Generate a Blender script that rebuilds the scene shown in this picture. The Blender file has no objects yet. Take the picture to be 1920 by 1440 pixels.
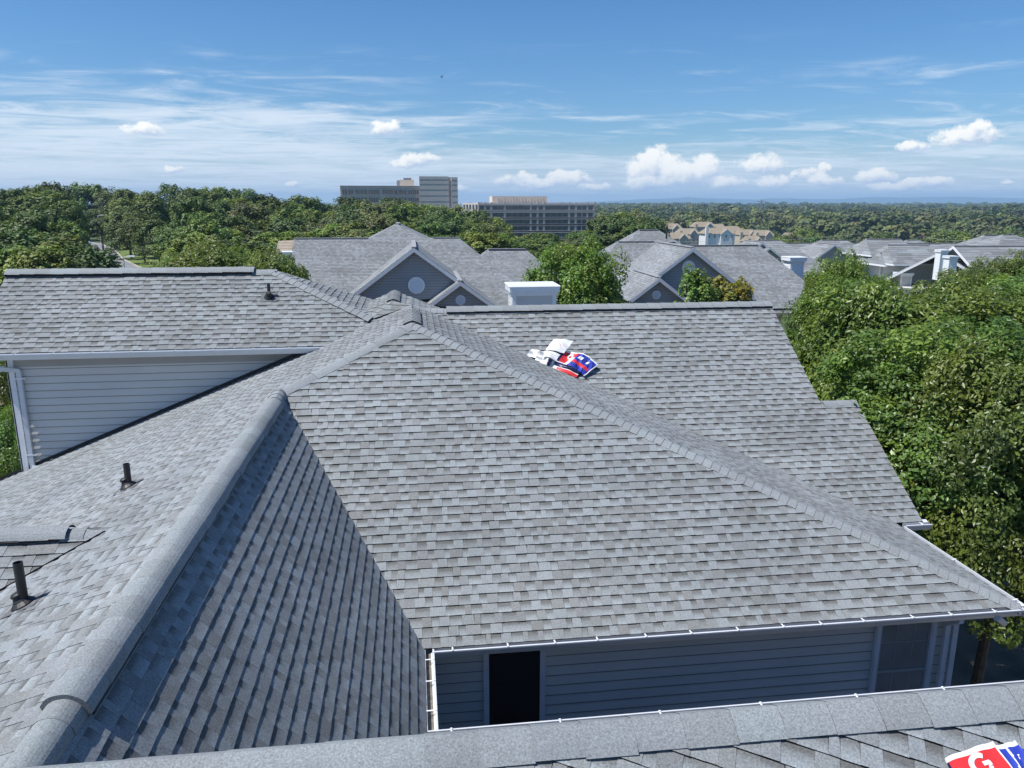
import bpy, math, random
import numpy as np
from mathutils import Vector, Matrix

# ------------------------------------------------------------------ camera, sky, sun, exposure
C = bpy.context.scene.collection
SC = bpy.context.scene
H = 11.5                      # camera height above the ground
S = 8.8                       # metres per survey unit
FOC = 1442.0
PITCH = math.atan((720 - 380) / FOC)
YAW = math.atan((960 - 770) / math.hypot(FOC, 340))
cam_d = bpy.data.cameras.new('camera')
cam = bpy.data.objects.new('camera', cam_d)
C.objects.link(cam)
cam.location = (0, 0, H)
cam.rotation_euler = (math.pi / 2 - PITCH, 0, -YAW)
cam_d.sensor_width = 36.0
cam_d.lens = FOC / 1920 * 36
cam_d.clip_start = 0.1
cam_d.clip_end = 60000
SC.camera = cam

SUN_EL = math.radians(58)
LIGHT = Vector((math.cos(SUN_EL) * 0.988, math.cos(SUN_EL) * 0.155, -math.sin(SUN_EL))).normalized()
sun_d = bpy.data.lights.new('sun', 'SUN')
sun_d.energy = 4.9
sun_d.angle = math.radians(0.53)
sun_d.color = (1.0, 0.965, 0.91)
sun = bpy.data.objects.new('sun', sun_d)
C.objects.link(sun)
sun.location = (-60, 0, 80)
sun.rotation_euler = LIGHT.to_track_quat('-Z', 'Y').to_euler()
SKY_STRENGTH = 0.088
SC.view_settings.view_transform = 'Standard'
SC.view_settings.look = 'None'
SC.view_settings.gamma = 1
SC.view_settings.exposure = 0.30
SC.cycles.use_denoising = True
SC.cycles.max_bounces = 6
SC.cycles.volume_bounces = 0

_c, _s = math.cos(YAW), math.sin(YAW)
FW = Vector((_s * math.cos(PITCH), _c * math.cos(PITCH), -math.sin(PITCH)))
RT = Vector((_c, -_s, 0))
UP = RT.cross(FW)


def ray(px, py):
    return FW * FOC + RT * (px - 960) + UP * (720 - py)


def at(px, py, Y):
    """surveyed point: where the photograph's sight line meets the depth Y (metres)"""
    d = ray(px, py)
    return Vector((d.x * Y / d.y, Y, H + d.z * Y / d.y))


def on_plane(px, py, p, n):
    d = ray(px, py)
    o = Vector((0, 0, H))
    return o + d * ((p - o).dot(n) / d.dot(n))


def W(x, y, z):
    return Vector((x * S, y * S, H + z * S))


def build_world():
    w = bpy.data.worlds.new('World')
    SC.world = w
    w.use_nodes = True
    nt = w.node_tree
    N, L = nt.nodes, nt.links
    N.clear()
    out = N.new('ShaderNodeOutputWorld')
    bg = N.new('ShaderNodeBackground')
    L.new(bg.outputs[0], out.inputs[0])
    bg.inputs[1].default_value = SKY_STRENGTH
    sky = N.new('ShaderNodeTexSky')
    sky.sky_type = 'NISHITA'
    sky.sun_disc = False
    sky.sun_elevation = SUN_EL
    sky.sun_rotation = math.radians(270 - 9)
    sky.altitude = 100
    sky.air_density = 1.0
    sky.dust_density = 0.6
    sky.ozone_density = 3.0

    def math_(op, a, b=None, c=None, clamp=False):
        n = N.new('ShaderNodeMath')
        n.operation = op
        n.use_clamp = clamp
        for i, v in enumerate((a, b, c)):
            if v is None:
                continue
            if isinstance(v, (int, float)):
                n.inputs[i].default_value = v
            else:
                L.new(v, n.inputs[i])
        return n.outputs[0]

    def vmath(op, a, b=None):
        n = N.new('ShaderNodeVectorMath')
        n.operation = op
        for i, v in enumerate((a, b)):
            if v is None:
                continue
            if isinstance(v, (tuple, list)):
                n.inputs[i].default_value = v
            else:
                L.new(v, n.inputs[i])
        return n

    def sstep(x, a, b):
        n = N.new('ShaderNodeMapRange')
        n.interpolation_type = 'SMOOTHSTEP'
        L.new(x, n.inputs[0])
        n.inputs[1].default_value = a
        n.inputs[2].default_value = b
        return n.outputs[0]

    def noise(vec, scale, detail=6, rough=0.55, dist=0.0):
        n = N.new('ShaderNodeTexNoise')
        L.new(vec, n.inputs['Vector'])
        n.inputs['Scale'].default_value = scale
        n.inputs['Detail'].default_value = detail
        n.inputs['Roughness'].default_value = rough
        n.inputs['Distortion'].default_value = dist
        return n

    def mixc(f, a, b):
        n = N.new('ShaderNodeMix')
        n.data_type = 'RGBA'
        if isinstance(f, (int, float)):
            n.inputs[0].default_value = f
        else:
            L.new(f, n.inputs[0])
        for i, v in ((6, a), (7, b)):
            if isinstance(v, tuple):
                n.inputs[i].default_value = v
            else:
                L.new(v, n.inputs[i])
        return n.outputs[2]

    tc = N.new('ShaderNodeTexCoord')
    d = tc.outputs['Generated']
    sep = N.new('ShaderNodeSeparateXYZ')
    L.new(d, sep.inputs[0])
    az = math_('ARCTAN2', sep.outputs[0], sep.outputs[1])
    el = math_('ARCSINE', sep.outputs[2])
    # high thin cloud: a layer seen in perspective
    zz = math_('MAXIMUM', math_('ADD', sep.outputs[2], 0.035), 0.02)
    cu = math_('DIVIDE', sep.outputs[0], zz)
    cv = math_('DIVIDE', sep.outputs[1], zz)
    cmb = N.new('ShaderNodeCombineXYZ')
    L.new(cu, cmb.inputs[0])
    L.new(cv, cmb.inputs[1])
    mp = N.new('ShaderNodeMapping')
    mp.inputs['Rotation'].default_value = (0, 0, math.radians(-14))
    mp.inputs['Scale'].default_value = (0.27, 0.42, 1)
    mp.inputs['Location'].default_value = (1.3, 0.4, 0)
    L.new(cmb.outputs[0], mp.inputs[0])
    big = noise(mp.outputs[0], 0.9, 3, 0.5).outputs[0]
    fine = noise(mp.outputs[0], 3.6, 11, 0.68, 0.9).outputs[0]
    cov = math_('ADD', math_('MULTIPLY', big, 0.55), math_('MULTIPLY', fine, 0.85))
    # more of it low over the horizon, and more to the west (left)
    lowband = sstep(el, 0.165, 0.05)
    west = sstep(az, 0.42, -0.40)
    gain = math_('ADD', math_('MULTIPLY', lowband, 0.13), math_('MULTIPLY', math_('MULTIPLY', west, lowband), 0.15))
    cov = math_('ADD', cov, gain)
    cirrus = sstep(cov, 0.72, 1.06)
    cirrus = math_('MULTIPLY', cirrus, math_('MULTIPLY', sstep(el, 0.21, 0.12), 0.82))
    veil = math_('MULTIPLY', sstep(el, 0.085, 0.0), 0.72)
    hs = N.new('ShaderNodeHueSaturation')
    hs.inputs['Saturation'].default_value = 1.15
    tint = N.new('ShaderNodeMix')
    tint.data_type = 'RGBA'
    tint.blend_type = 'MULTIPLY'
    tint.inputs[0].default_value = 1
    L.new(sky.outputs[0], tint.inputs[6])
    tint.inputs[7].default_value = (0.80, 0.96, 1.14, 1)
    L.new(tint.outputs[2], hs.inputs['Color'])
    skyc = mixc(veil, hs.outputs[0], (6.8, 7.8, 9.2, 1))
    skyc = mixc(cirrus, skyc, (7.9, 8.7, 9.6, 1))
    # fair weather cumulus
    p2 = N.new('ShaderNodeCombineXYZ')
    L.new(az, p2.inputs[0])
    L.new(el, p2.inputs[1])
    n1 = noise(p2.outputs[0], 38, 5, 0.55)
    off = vmath('SUBTRACT', n1.outputs['Color'], (0.5, 0.5, 0.5))
    off = vmath('MULTIPLY', off.outputs[0], (0.026, 0.015, 0))
    pp = vmath('ADD', p2.outputs[0], off.outputs[0])
    puffs = [  # px, py, half width px, half height px
        (725, 238, 24, 12), (1210, 318, 26, 30), (1228, 300, 20, 26), (1262, 318, 22, 24), (1320, 318, 30, 22),
        (1290, 330, 40, 16), (1428, 308, 38, 16), (1070, 336, 34, 14), (1050, 330, 18, 12), (985, 336, 20, 12), (1010, 345, 26, 9),
        (945, 340, 18, 11), (1455, 342, 30, 11), (1515, 326, 22, 9), (1548, 340, 24, 10), (1548, 312, 12, 6),
        (1642, 332, 28, 12), (1704, 344, 18, 7), (1752, 342, 26, 8), (1812, 256, 44, 14), (1834, 240, 13, 11),
        (1708, 276, 20, 7), (1888, 346, 9, 4), (788, 296, 30, 9), (762, 306, 26, 8), (270, 242, 28, 9), (328, 316, 16, 5),
        (550, 345, 14, 5), (1360, 345, 30, 10), (1120, 352, 30, 7), (1680, 352, 40, 6), (850, 352, 26, 6), (1230, 345, 50, 10)]
    sw = sv = None
    for (x, y, hw, hh) in puffs:
        r = ray(x, y).normalized()
        a0, e0 = math.atan2(r.x, r.y), math.asin(r.z)
        q = vmath('SUBTRACT', pp.outputs[0], (a0, e0, 0))
        q = vmath('MULTIPLY', q.outputs[0], (1480 / hw / 1.45, 1480 / hh / 1.45, 0))
        dd = vmath('DOT_PRODUCT', q.outputs[0], q.outputs[0])
        wgt = math_('MAXIMUM', math_('SUBTRACT', 1.0, dd.outputs['Value']), 0.0)
        sp = N.new('ShaderNodeSeparateXYZ')
        L.new(q.outputs[0], sp.inputs[0])
        lit = math_('SUBTRACT', sp.outputs[1], math_('MULTIPLY', sp.outputs[0], 0.35))
        vv = math_('MULTIPLY', wgt, lit)
        sw = wgt if sw is None else math_('ADD', sw, wgt)
        sv = vv if sv is None else math_('ADD', sv, vv)
    n2 = noise(p2.outputs[0], 85, 8, 0.68).outputs[0]
    dens = math_('ADD', sw, math_('MULTIPLY', math_('SUBTRACT', n2, 0.5), 2.4))
    alpha = math_('MULTIPLY', sstep(dens, 0.10, 0.85), sstep(sw, 0.0, 0.30))
    vrel = math_('DIVIDE', sv, math_('MAXIMUM', sw, 0.02))
    shade = sstep(math_('ADD', vrel, math_('MULTIPLY', math_('SUBTRACT', n2, 0.5), 1.6)), -0.75, 0.25)
    ccol = mixc(shade, (4.9, 6.0, 7.8, 1), (11.0, 10.8, 10.2, 1))
    final = mixc(math_('MULTIPLY', alpha, 0.94), skyc, ccol)
    L.new(final, bg.inputs[0])


build_world()

# ------------------------------------------------------------------ helpers
WL = {}                                  # world location of every object that parents something


def srgb(r, g, b):
    f = lambda c: (c / 12.92 if c <= 0.04045 else ((c + 0.055) / 1.055) ** 2.4)
    return (f(r / 255), f(g / 255), f(b / 255), 1)


def tag(o, label=None, cat=None, group=None, kind=None):
    if label:
        o['label'] = label
    if cat:
        o['category'] = cat
    if group:
        o['group'] = group
    if kind:
        o['kind'] = kind
    return o


def empty(name, loc, label, cat, group=None):
    o = bpy.data.objects.new(name, None)
    C.objects.link(o)
    o.location = loc
    o.empty_display_size = 0.2
    WL[o] = Vector(loc)
    return tag(o, label, cat, group)


class MB:
    """collects faces (world coordinates) that become ONE mesh object"""

    def __init__(self):
        self.v, self.f, self.c = [], [], []

    def face(self, pts, col=None):
        i = len(self.v)
        self.v.extend([tuple(p) for p in pts])
        self.f.append(tuple(range(i, i + len(pts))))
        if col is None:
            self.c.extend([(1, 1, 1, 1)] * len(pts))
        elif isinstance(col, list):
            self.c.extend(col)
        else:
            self.c.extend([col] * len(pts))

    def box(self, lo, hi, col=None):
        x0, y0, z0 = lo
        x1, y1, z1 = hi
        self.hexa([(x0, y0, z0), (x1, y0, z0), (x1, y1, z0), (x0, y1, z0)],
                  [(x0, y0, z1), (x1, y0, z1), (x1, y1, z1), (x0, y1, z1)], col)

    def hexa(self, b, t, col=None):
        n = len(b)
        self.face(list(reversed(b)), col)
        self.face(t, col)
        for i in range(n):
            j = (i + 1) % n
            self.face([b[i], b[j], t[j], t[i]], col)

    def bar(self, p, q, w, h, up=Vector((0, 0, 1)), col=None):
        """square bar from p to q, w across, h along up"""
        p, q = Vector(p), Vector(q)
        d = (q - p).normalized()
        s = d.cross(up)
        if s.length < 1e-4:
            s = d.cross(Vector((0, 1, 0)))
        s = s.normalized() * (w / 2)
        u = s.cross(d).normalized() * (h / 2)
        b = [p - s - u, p + s - u, p + s + u, p - s + u]
        t = [x + (q - p) for x in b]
        self.hexa(b, t, col)

    def tube(self, p, q, r0, r1, n=12, col=None, caps=True):
        p, q = Vector(p), Vector(q)
        d = (q - p).normalized()
        a = d.cross(Vector((0, 0, 1)))
        if a.length < 1e-3:
            a = Vector((1, 0, 0))
        a.normalize()
        b = d.cross(a)
        r = []
        for (o, rr) in ((p, r0), (q, r1)):
            r.append([o + a * math.cos(6.28318 * i / n) * rr + b * math.sin(6.28318 * i / n) * rr for i in range(n)])
        for i in range(n):
            j = (i + 1) % n
            self.face([r[0][i], r[0][j], r[1][j], r[1][i]], col)
        if caps:
            self.face(r[1], col)
            self.face(list(reversed(r[0])), col)

    def sweep(self, prof, p, q, right, up, closed=False, col=None):
        """profile (a, b) pairs swept from p to q: point + a*right + b*up"""
        a = [Vector(p) + right * x + up * y for x, y in prof]
        b = [Vector(q) + right * x + up * y for x, y in prof]
        n = len(prof)
        for i in range(n if closed else n - 1):
            j = (i + 1) % n
            self.face([a[i], a[j], b[j], b[i]], col)
        if closed:
            self.face(list(reversed(a)), col)
            self.face(b, col)

    def build(self, name, mat, parent=None, label=None, smooth=False, kind=None):
        me = bpy.data.meshes.new(name)
        me.from_pydata(self.v, [], self.f)
        at_ = me.color_attributes.new('Col', 'BYTE_COLOR', 'CORNER')
        arr = np.array(self.c, dtype=np.float32).reshape(-1)
        at_.data.foreach_set('color', arr)
        me.materials.append(mat)
        if smooth:
            me.polygons.foreach_set('use_smooth', [True] * len(me.polygons))
        me.update()
        o = bpy.data.objects.new(name, me)
        C.objects.link(o)
        place(o, parent)
        return tag(o, label, kind=kind)


def place(o, parent):
    """mesh data is in world coordinates: put the object's frame back at the world origin"""
    if parent is not None:
        o.parent = parent
        o.location = -WL[parent]
    WL[o] = Vector((0, 0, 0))


def group_thing(name, mb, mat, label, cat, group=None):
    """a thing that is one mesh"""
    o = mb.build(name, mat)
    return tag(o, label, cat, group)


def clip(poly, conv):
    """Sutherland-Hodgman: clip a 2-D polygon with a counter-clockwise convex polygon"""
    out = poly
    n = len(conv)
    for i in range(n):
        ax, ay = conv[i]
        bx, by = conv[(i + 1) % n]
        ex, ey = bx - ax, by - ay
        inp, out = out, []
        if not inp:
            break
        px, py = inp[-1]
        ps = ex * (py - ay) - ey * (px - ax)
        for (qx, qy) in inp:
            qs = ex * (qy - ay) - ey * (qx - ax)
            if (qs >= 0) != (ps >= 0):
                t = ps / (ps - qs)
                out.append((px + (qx - px) * t, py + (qy - py) * t))
            if qs >= 0:
                out.append((qx, qy))
            px, py, ps = qx, qy, qs
    return out


class Frame2:
    """2-D frame in a plane: u horizontal, v up the slope"""

    def __init__(self, pts, rot=0.0, origin=None):
        pts = [Vector(p) for p in pts]
        n = Vector((0, 0, 0))
        for i in range(len(pts)):
            n += (pts[i] - pts[0]).cross(pts[(i + 1) % len(pts)] - pts[0])
        n.normalize()
        if n.z < -1e-6:
            n = -n
        self.n = n
        z = Vector((0, 0, 1))
        v = z - n * n.z
        v.normalize()
        u = v.cross(n)
        if rot:
            m = Matrix.Rotation(rot, 3, n)
            u, v = m @ u, m @ v
        self.u, self.v = u, v
        self.o = Vector(origin) if origin is not None else min(pts, key=lambda p: p.dot(v))
        self.p2 = [((p - self.o).dot(u), (p - self.o).dot(v)) for p in pts]
        a = sum(self.p2[i][0] * self.p2[(i + 1) % len(pts)][1] - self.p2[(i + 1) % len(pts)][0] * self.p2[i][1] for i in range(len(pts)))
        if a < 0:
            self.p2.reverse()

    def P(self, a, b, h=0.0):
        return self.o + self.u * a + self.v * b + self.n * h


TONES = [(0.246, 0.268, 0.280), (0.220, 0.234, 0.240), (0.196, 0.203, 0.204), (0.164, 0.168, 0.165), (0.272, 0.300, 0.314)]


def shingles(mb, pts, seed, expo=0.143, lod=0, rot=0.0, origin=None, tab=1.0, bright=1.0, thk=1.0, low=False):
    """laminated shingles laid in courses over a convex roof polygon"""
    rnd = random.Random(seed)
    F = Frame2(pts, rot, origin)
    poly = F.p2
    us = [p[0] for p in poly]
    vs = [p[1] for p in poly]
    umin, umax, vmin, vmax = min(us), max(us), min(vs), max(vs)
    k0, k1 = math.floor(vmin / expo), math.ceil(vmax / expo)
    patch = rnd.uniform(0, 9)

    def shade(c, f):
        f *= bright
        return (c[0] * f, c[1] * f, c[2] * f, 1)

    for k in range(k0, k1):
        v0, v1 = k * expo, (k + 1) * expo
        u = umin - rnd.uniform(0, 0.4)
        raised = rnd.random() < 0.5
        rowtone = rnd.uniform(0.95, 1.05)
        sub = rnd.uniform(0.3, 0.9)
        while u < umax:
            wdt = rnd.choice((0.08, 0.10, 0.13, 0.13, 0.16, 0.20)) * rnd.uniform(0.85, 1.15) * tab
            if lod:
                wdt *= 1.25
            if rnd.random() < 0.12:
                raised = not raised
            ua, ub = u, u + wdt
            u = ub
            raised = not raised
            drift = 0.5 + 0.5 * math.sin(ua * 0.9 + k * 0.37 + patch) * math.cos(ua * 0.31 - k * 0.21 + 2 * patch)
            ton = rowtone * (0.93 + 0.14 * drift) * rnd.uniform(0.96, 1.04)
            if lod:
                c = rnd.choice(TONES[:3])
                q = clip([(ua, v0), (ub, v0), (ub, v1), (ua, v1)], poly)
                if len(q) > 2:
                    mb.face([F.P(a, b, 0.012 * (1 - (b - v0) / expo)) for a, b in q], shade(c, ton * (0.93 if raised else 1.02)))
                continue
            if raised:
                hb, ht = (0.0120, 0.0030) if low else (0.0185 * thk + max(0.0, rnd.gauss(0, .0016)), 0.0050 * thk)
                c = rnd.choice((TONES[0], TONES[1], TONES[1], TONES[2], TONES[1], TONES[0], TONES[0])) if drift < .55 else rnd.choice((TONES[1], TONES[2], TONES[2], TONES[1], TONES[0]))
                vb = v0 + rnd.uniform(-0.003, 0.002)
                tp = rnd.uniform(-0.006, 0.008)
                q = clip([(ua, vb), (ub, vb), (ub - tp, v1), (ua + tp, v1)], poly)
                if len(q) > 2:
                    mb.face([F.P(a, b, ht + (hb - ht) * (1 - (b - v0) / expo)) for a, b in q], shade(c, ton))
                for (e, et) in ((ua, ua + tp), (ub, ub - tp)):
                    q = clip([(e - 0.001, vb), (e + 0.001, vb), (et + 0.001, v1), (et - 0.001, v1)], poly)
                    if len(q) > 2:
                        b0, b1 = min(b for a, b in q), max(b for a, b in q)
                        if b1 - b0 > 0.5 * expo:
                            h0, h1 = (ht + (hb - ht) * (1 - (b - v0) / expo) for b in (b0, b1))
                            e0 = e + (et - e) * (b0 - v0) / expo
                            e1 = e + (et - e) * (b1 - v0) / expo
                            mb.face([F.P(e0, b0, h0), F.P(e1, b1, h1), F.P(e1, b1, -0.002), F.P(e0, b0, -0.002)], shade(TONES[2], 0.95))
            else:
                hb, ht = (0.0105, 0.0012) if low else (0.0150 * thk, 0.0010 * thk)
                vb = v0 + rnd.uniform(-0.002, 0.002)
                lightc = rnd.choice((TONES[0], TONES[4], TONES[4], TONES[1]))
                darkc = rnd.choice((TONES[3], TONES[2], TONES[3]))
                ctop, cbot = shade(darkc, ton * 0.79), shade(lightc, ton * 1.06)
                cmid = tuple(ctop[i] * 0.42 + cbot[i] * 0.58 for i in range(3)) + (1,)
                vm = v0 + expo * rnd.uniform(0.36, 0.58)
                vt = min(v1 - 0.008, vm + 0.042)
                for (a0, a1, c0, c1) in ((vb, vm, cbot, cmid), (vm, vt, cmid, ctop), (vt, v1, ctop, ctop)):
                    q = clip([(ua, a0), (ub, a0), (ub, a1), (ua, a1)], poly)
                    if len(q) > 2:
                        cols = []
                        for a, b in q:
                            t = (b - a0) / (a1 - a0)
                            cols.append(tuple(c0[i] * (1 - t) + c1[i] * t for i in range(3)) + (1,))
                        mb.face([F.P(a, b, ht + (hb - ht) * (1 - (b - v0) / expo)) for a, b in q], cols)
            # the butt edge, near black to paint in each course's shadow line
            q = clip([(ua, vb), (ub, vb), (ub, vb + 0.002), (ua, vb + 0.002)], poly)
            if len(q) > 2:
                x0, x1 = min(a for a, b in q), max(a for a, b in q)
                mb.face([F.P(x0, vb, hb), F.P(x1, vb, hb), F.P(x1, vb, -0.004), F.P(x0, vb, -0.004)], (0.02, 0.02, 0.021, 1))
    return F


def siding(mb, pts, expo=0.152, proud=0.015, joints=0, seed=1, facing=(0, -1, 0)):
    """lap siding over a convex vertical polygon"""
    F = Frame2(pts)
    if F.n.dot(Vector(facing)) < 0:
        F.n = -F.n
    nrm = F.n
    lo = min(p[1] for p in F.p2)
    hi = max(p[1] for p in F.p2)
    us = [p[0] for p in F.p2]
    k = 0
    v = lo
    rnd = random.Random(seed)
    while v < hi:
        cuts = [min(us)] + sorted(rnd.uniform(min(us), max(us)) for _ in range(joints)) + [max(us)]
        for a0, a1 in zip(cuts[:-1], cuts[1:]):
            g = 0.0015 if joints else 0
            t = rnd.uniform(0.98, 1.02)
            q = clip([(a0, v), (a1 - g, v), (a1 - g, v + expo), (a0, v + expo)], F.p2)
            if len(q) > 2:
                mb.face([F.P(a, b, proud * (1 - (b - v) / expo)) for a, b in q], (t, t, t, 1))
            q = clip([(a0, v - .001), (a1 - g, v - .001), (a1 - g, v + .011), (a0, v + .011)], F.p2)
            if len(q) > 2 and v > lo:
                mb.face([F.P(a, b, proud * (1 - (b - v) / expo) + .002) for a, b in q], (.34, .35, .37, 1))  # lap shadow line painted as a dark strip along the board's foot
            q = clip([(a0, v), (a1 - g, v), (a1 - g, v + 0.002), (a0, v + 0.002)], F.p2)
            if len(q) > 2:
                x0, x1 = min(a for a, b in q), max(a for a, b in q)
                mb.face([F.P(x0, v, proud), F.P(x1, v, proud), F.P(x1, v, -0.002), F.P(x0, v, -0.002)], (0.6, 0.6, 0.6, 1))
        v += expo
    return nrm


# ------------------------------------------------------------------ materials
def new_mat(name):
    m = bpy.data.materials.new(name)
    m.use_nodes = True
    nt = m.node_tree
    return m, nt.nodes, nt.links, nt.nodes['Principled BSDF']


def mat_plain(name, col, rough=0.6, noise_amt=0.08, noise_scale=3.0, metal=0.0, bump=0.0, bump_scale=60, attr=False, spec=0.5, stretch=(1, 1, 1)):
    m, N, L, b = new_mat(name)
    b.inputs['Roughness'].default_value = rough
    b.inputs['Metallic'].default_value = metal
    b.inputs['Specular IOR Level'].default_value = spec
    tc = N.new('ShaderNodeTexCoord')
    mp = N.new('ShaderNodeMapping')
    mp.inputs['Scale'].default_value = stretch
    L.new(tc.outputs['Object'], mp.inputs[0])
    nz = N.new('ShaderNodeTexNoise')
    nz.inputs['Scale'].default_value = noise_scale
    nz.inputs['Detail'].default_value = 6
    L.new(mp.outputs[0], nz.inputs['Vector'])
    mr = N.new('ShaderNodeMapRange')
    mr.inputs[3].default_value = 1 - noise_amt * 1.6
    mr.inputs[4].default_value = 1 + noise_amt * 1.6
    mr.inputs[1].default_value = 0.2
    mr.inputs[2].default_value = 0.8
    L.new(nz.outputs[0], mr.inputs[0])
    mx = N.new('ShaderNodeMix')
    mx.data_type = 'RGBA'
    mx.blend_type = 'MULTIPLY'
    mx.inputs[0].default_value = 1
    mx.inputs[6].default_value = col if len(col) == 4 else (*col, 1)
    L.new(mr.outputs[0], mx.inputs[7])
    res = mx.outputs[2]
    if attr:
        a = N.new('ShaderNodeVertexColor')
        a.layer_name = 'Col'
        m2 = N.new('ShaderNodeMix')
        m2.data_type = 'RGBA'
        m2.blend_type = 'MULTIPLY'
        m2.inputs[0].default_value = 1
        L.new(res, m2.inputs[6])
        L.new(a.outputs[0], m2.inputs[7])
        res = m2.outputs[2]
    L.new(res, b.inputs['Base Color'])
    if bump:
        n2 = N.new('ShaderNodeTexNoise')
        n2.inputs['Scale'].default_value = bump_scale
        n2.inputs['Detail'].default_value = 4
        L.new(tc.outputs['Object'], n2.inputs['Vector'])
        bp = N.new('ShaderNodeBump')
        bp.inputs['Strength'].default_value = bump
        bp.inputs['Distance'].default_value = 0.01
        L.new(n2.outputs[0], bp.inputs['Height'])
        L.new(bp.outputs[0], b.inputs['Normal'])
    return m


def mat_shingle(name, speck=0.35, gain=1.0, warm=(1, 1, 1), gscale=75):
    """granule-coated asphalt shingle; tone of each tab comes from the mesh"""
    m, N, L, b = new_mat(name)
    b.inputs['Roughness'].default_value = 0.88
    b.inputs['Specular IOR Level'].default_value = 0.25
    a = N.new('ShaderNodeVertexColor')
    a.layer_name = 'Col'
    tc = N.new('ShaderNodeTexCoord')
    g = N.new('ShaderNodeTexNoise')
    g.inputs['Scale'].default_value = gscale
    g.inputs['Detail'].default_value = 5
    g.inputs['Roughness'].default_value = 0.85
    L.new(tc.outputs['Object'], g.inputs['Vector'])
    mr = N.new('ShaderNodeMapRange')
    mr.inputs[1].default_value = 0.3
    mr.inputs[2].default_value = 0.7
    mr.inputs[3].default_value = gain * (1 - speck)
    mr.inputs[4].default_value = gain * (1 + speck)
    L.new(g.outputs[0], mr.inputs[0])
    w = N.new('ShaderNodeTexNoise')
    w.inputs['Scale'].default_value = 0.55
    w.inputs['Detail'].default_value = 5
    w.inputs['Roughness'].default_value = 0.65
    L.new(tc.outputs['Object'], w.inputs['Vector'])
    mr2 = N.new('ShaderNodeMapRange')
    mr2.inputs[1].default_value = 0.25
    mr2.inputs[2].default_value = 0.75
    mr2.inputs[3].default_value = 0.86
    mr2.inputs[4].default_value = 1.13
    L.new(w.outputs[0], mr2.inputs[0])
    mul = N.new('ShaderNodeMath')
    mul.operation = 'MULTIPLY'
    L.new(mr.outputs[0], mul.inputs[0])
    L.new(mr2.outputs[0], mul.inputs[1])
    mx = N.new('ShaderNodeMix')
    mx.data_type = 'RGBA'
    mx.blend_type = 'MULTIPLY'
    mx.inputs[0].default_value = 1
    L.new(a.outputs[0], mx.inputs[6])
    L.new(mul.outputs[0], mx.inputs[7])
    mx2 = N.new('ShaderNodeMix')
    mx2.data_type = 'RGBA'
    mx2.blend_type = 'MULTIPLY'
    mx2.inputs[0].default_value = 1
    L.new(mx.outputs[2], mx2.inputs[6])
    mx2.inputs[7].default_value = (*warm, 1)
    L.new(mx2.outputs[2], b.inputs['Base Color'])
    bp = N.new('ShaderNodeBump')
    bp.inputs['Strength'].default_value = 0.45
    bp.inputs['Distance'].default_value = 0.004
    L.new(g.outputs[0], bp.inputs['Height'])
    L.new(bp.outputs[0], b.inputs['Normal'])
    return m


def mat_leaf(name, gain=(1, 1, 1), trans=0.28, rough=0.42):
    m, N, L, b = new_mat(name)
    out = N['Material Output']
    a = N.new('ShaderNodeVertexColor')
    a.layer_name = 'Col'
    oi = N.new('ShaderNodeObjectInfo')
    mr = N.new('ShaderNodeMapRange')
    mr.inputs[3].default_value = 0.78
    mr.inputs[4].default_value = 1.22
    L.new(oi.outputs['Random'], mr.inputs[0])
    mx = N.new('ShaderNodeMix')
    mx.data_type = 'RGBA'
    mx.blend_type = 'MULTIPLY'
    mx.inputs[0].default_value = 1
    L.new(a.outputs[0], mx.inputs[6])
    mx.inputs[7].default_value = (*gain, 1)
    hs = N.new('ShaderNodeHueSaturation')
    L.new(mr.outputs[0], hs.inputs['Value'])
    h = N.new('ShaderNodeMapRange')
    h.inputs[3].default_value = 0.485
    h.inputs[4].default_value = 0.515
    L.new(oi.outputs['Random'], h.inputs[0])
    L.new(h.outputs[0], hs.inputs['Hue'])
    L.new(mx.outputs[2], hs.inputs['Color'])
    L.new(hs.outputs[0], b.inputs['Base Color'])
    b.inputs['Roughness'].default_value = rough
    tr = N.new('ShaderNodeBsdfTranslucent')
    m3 = N.new('ShaderNodeMix')
    m3.data_type = 'RGBA'
    m3.blend_type = 'MULTIPLY'
    m3.inputs[0].default_value = 1
    L.new(hs.outputs[0], m3.inputs[6])
    m3.inputs[7].default_value = (1.5, 1.6, 0.7, 1)
    L.new(m3.outputs[2], tr.inputs[0])
    ms = N.new('ShaderNodeMixShader')
    ms.inputs[0].default_value = trans
    L.new(b.outputs[0], ms.inputs[1])
    L.new(tr.outputs[0], ms.inputs[2])
    L.new(ms.outputs[0], out.inputs[0])
    return m


M_SHINGLE = mat_shingle('granule_shingle', 0.55)
M_SHINGLE_FAR = mat_shingle('distant_shingle', 0.15, 1.0, (1.0, 1.0, 1.02))
M_BLACK = mat_plain('black_plastic', (0.012, 0.012, 0.014), 0.5, 0.2)
M_RUBBER = mat_plain('black_pipe', (0.022, 0.022, 0.024), 0.45, 0.25, 8)
M_WHITE = mat_plain('white_paint', (0.74, 0.76, 0.78), 0.35, 0.05, 5)
M_TRIM = mat_plain('trim_paint', (0.60, 0.63, 0.68), 0.45, 0.05, 4)
M_GUTTER = mat_plain('white_aluminium', (0.60, 0.63, 0.67), 0.28, 0.04, 6)
M_TROUGH = mat_plain('dirty_gutter_bed', (0.16, 0.14, 0.115), 0.9, 0.4, 14)
M_SIDING = mat_plain('grey_lap_siding', (0.59, 0.585, 0.565), 0.55, 0.05, 0.9, bump=0.12, bump_scale=40, attr=True)
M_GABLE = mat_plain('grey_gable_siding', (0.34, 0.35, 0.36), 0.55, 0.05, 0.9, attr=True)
M_VENT = mat_plain('white_vent', (0.90, 0.91, 0.92), 0.5, 0.03)
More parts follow.
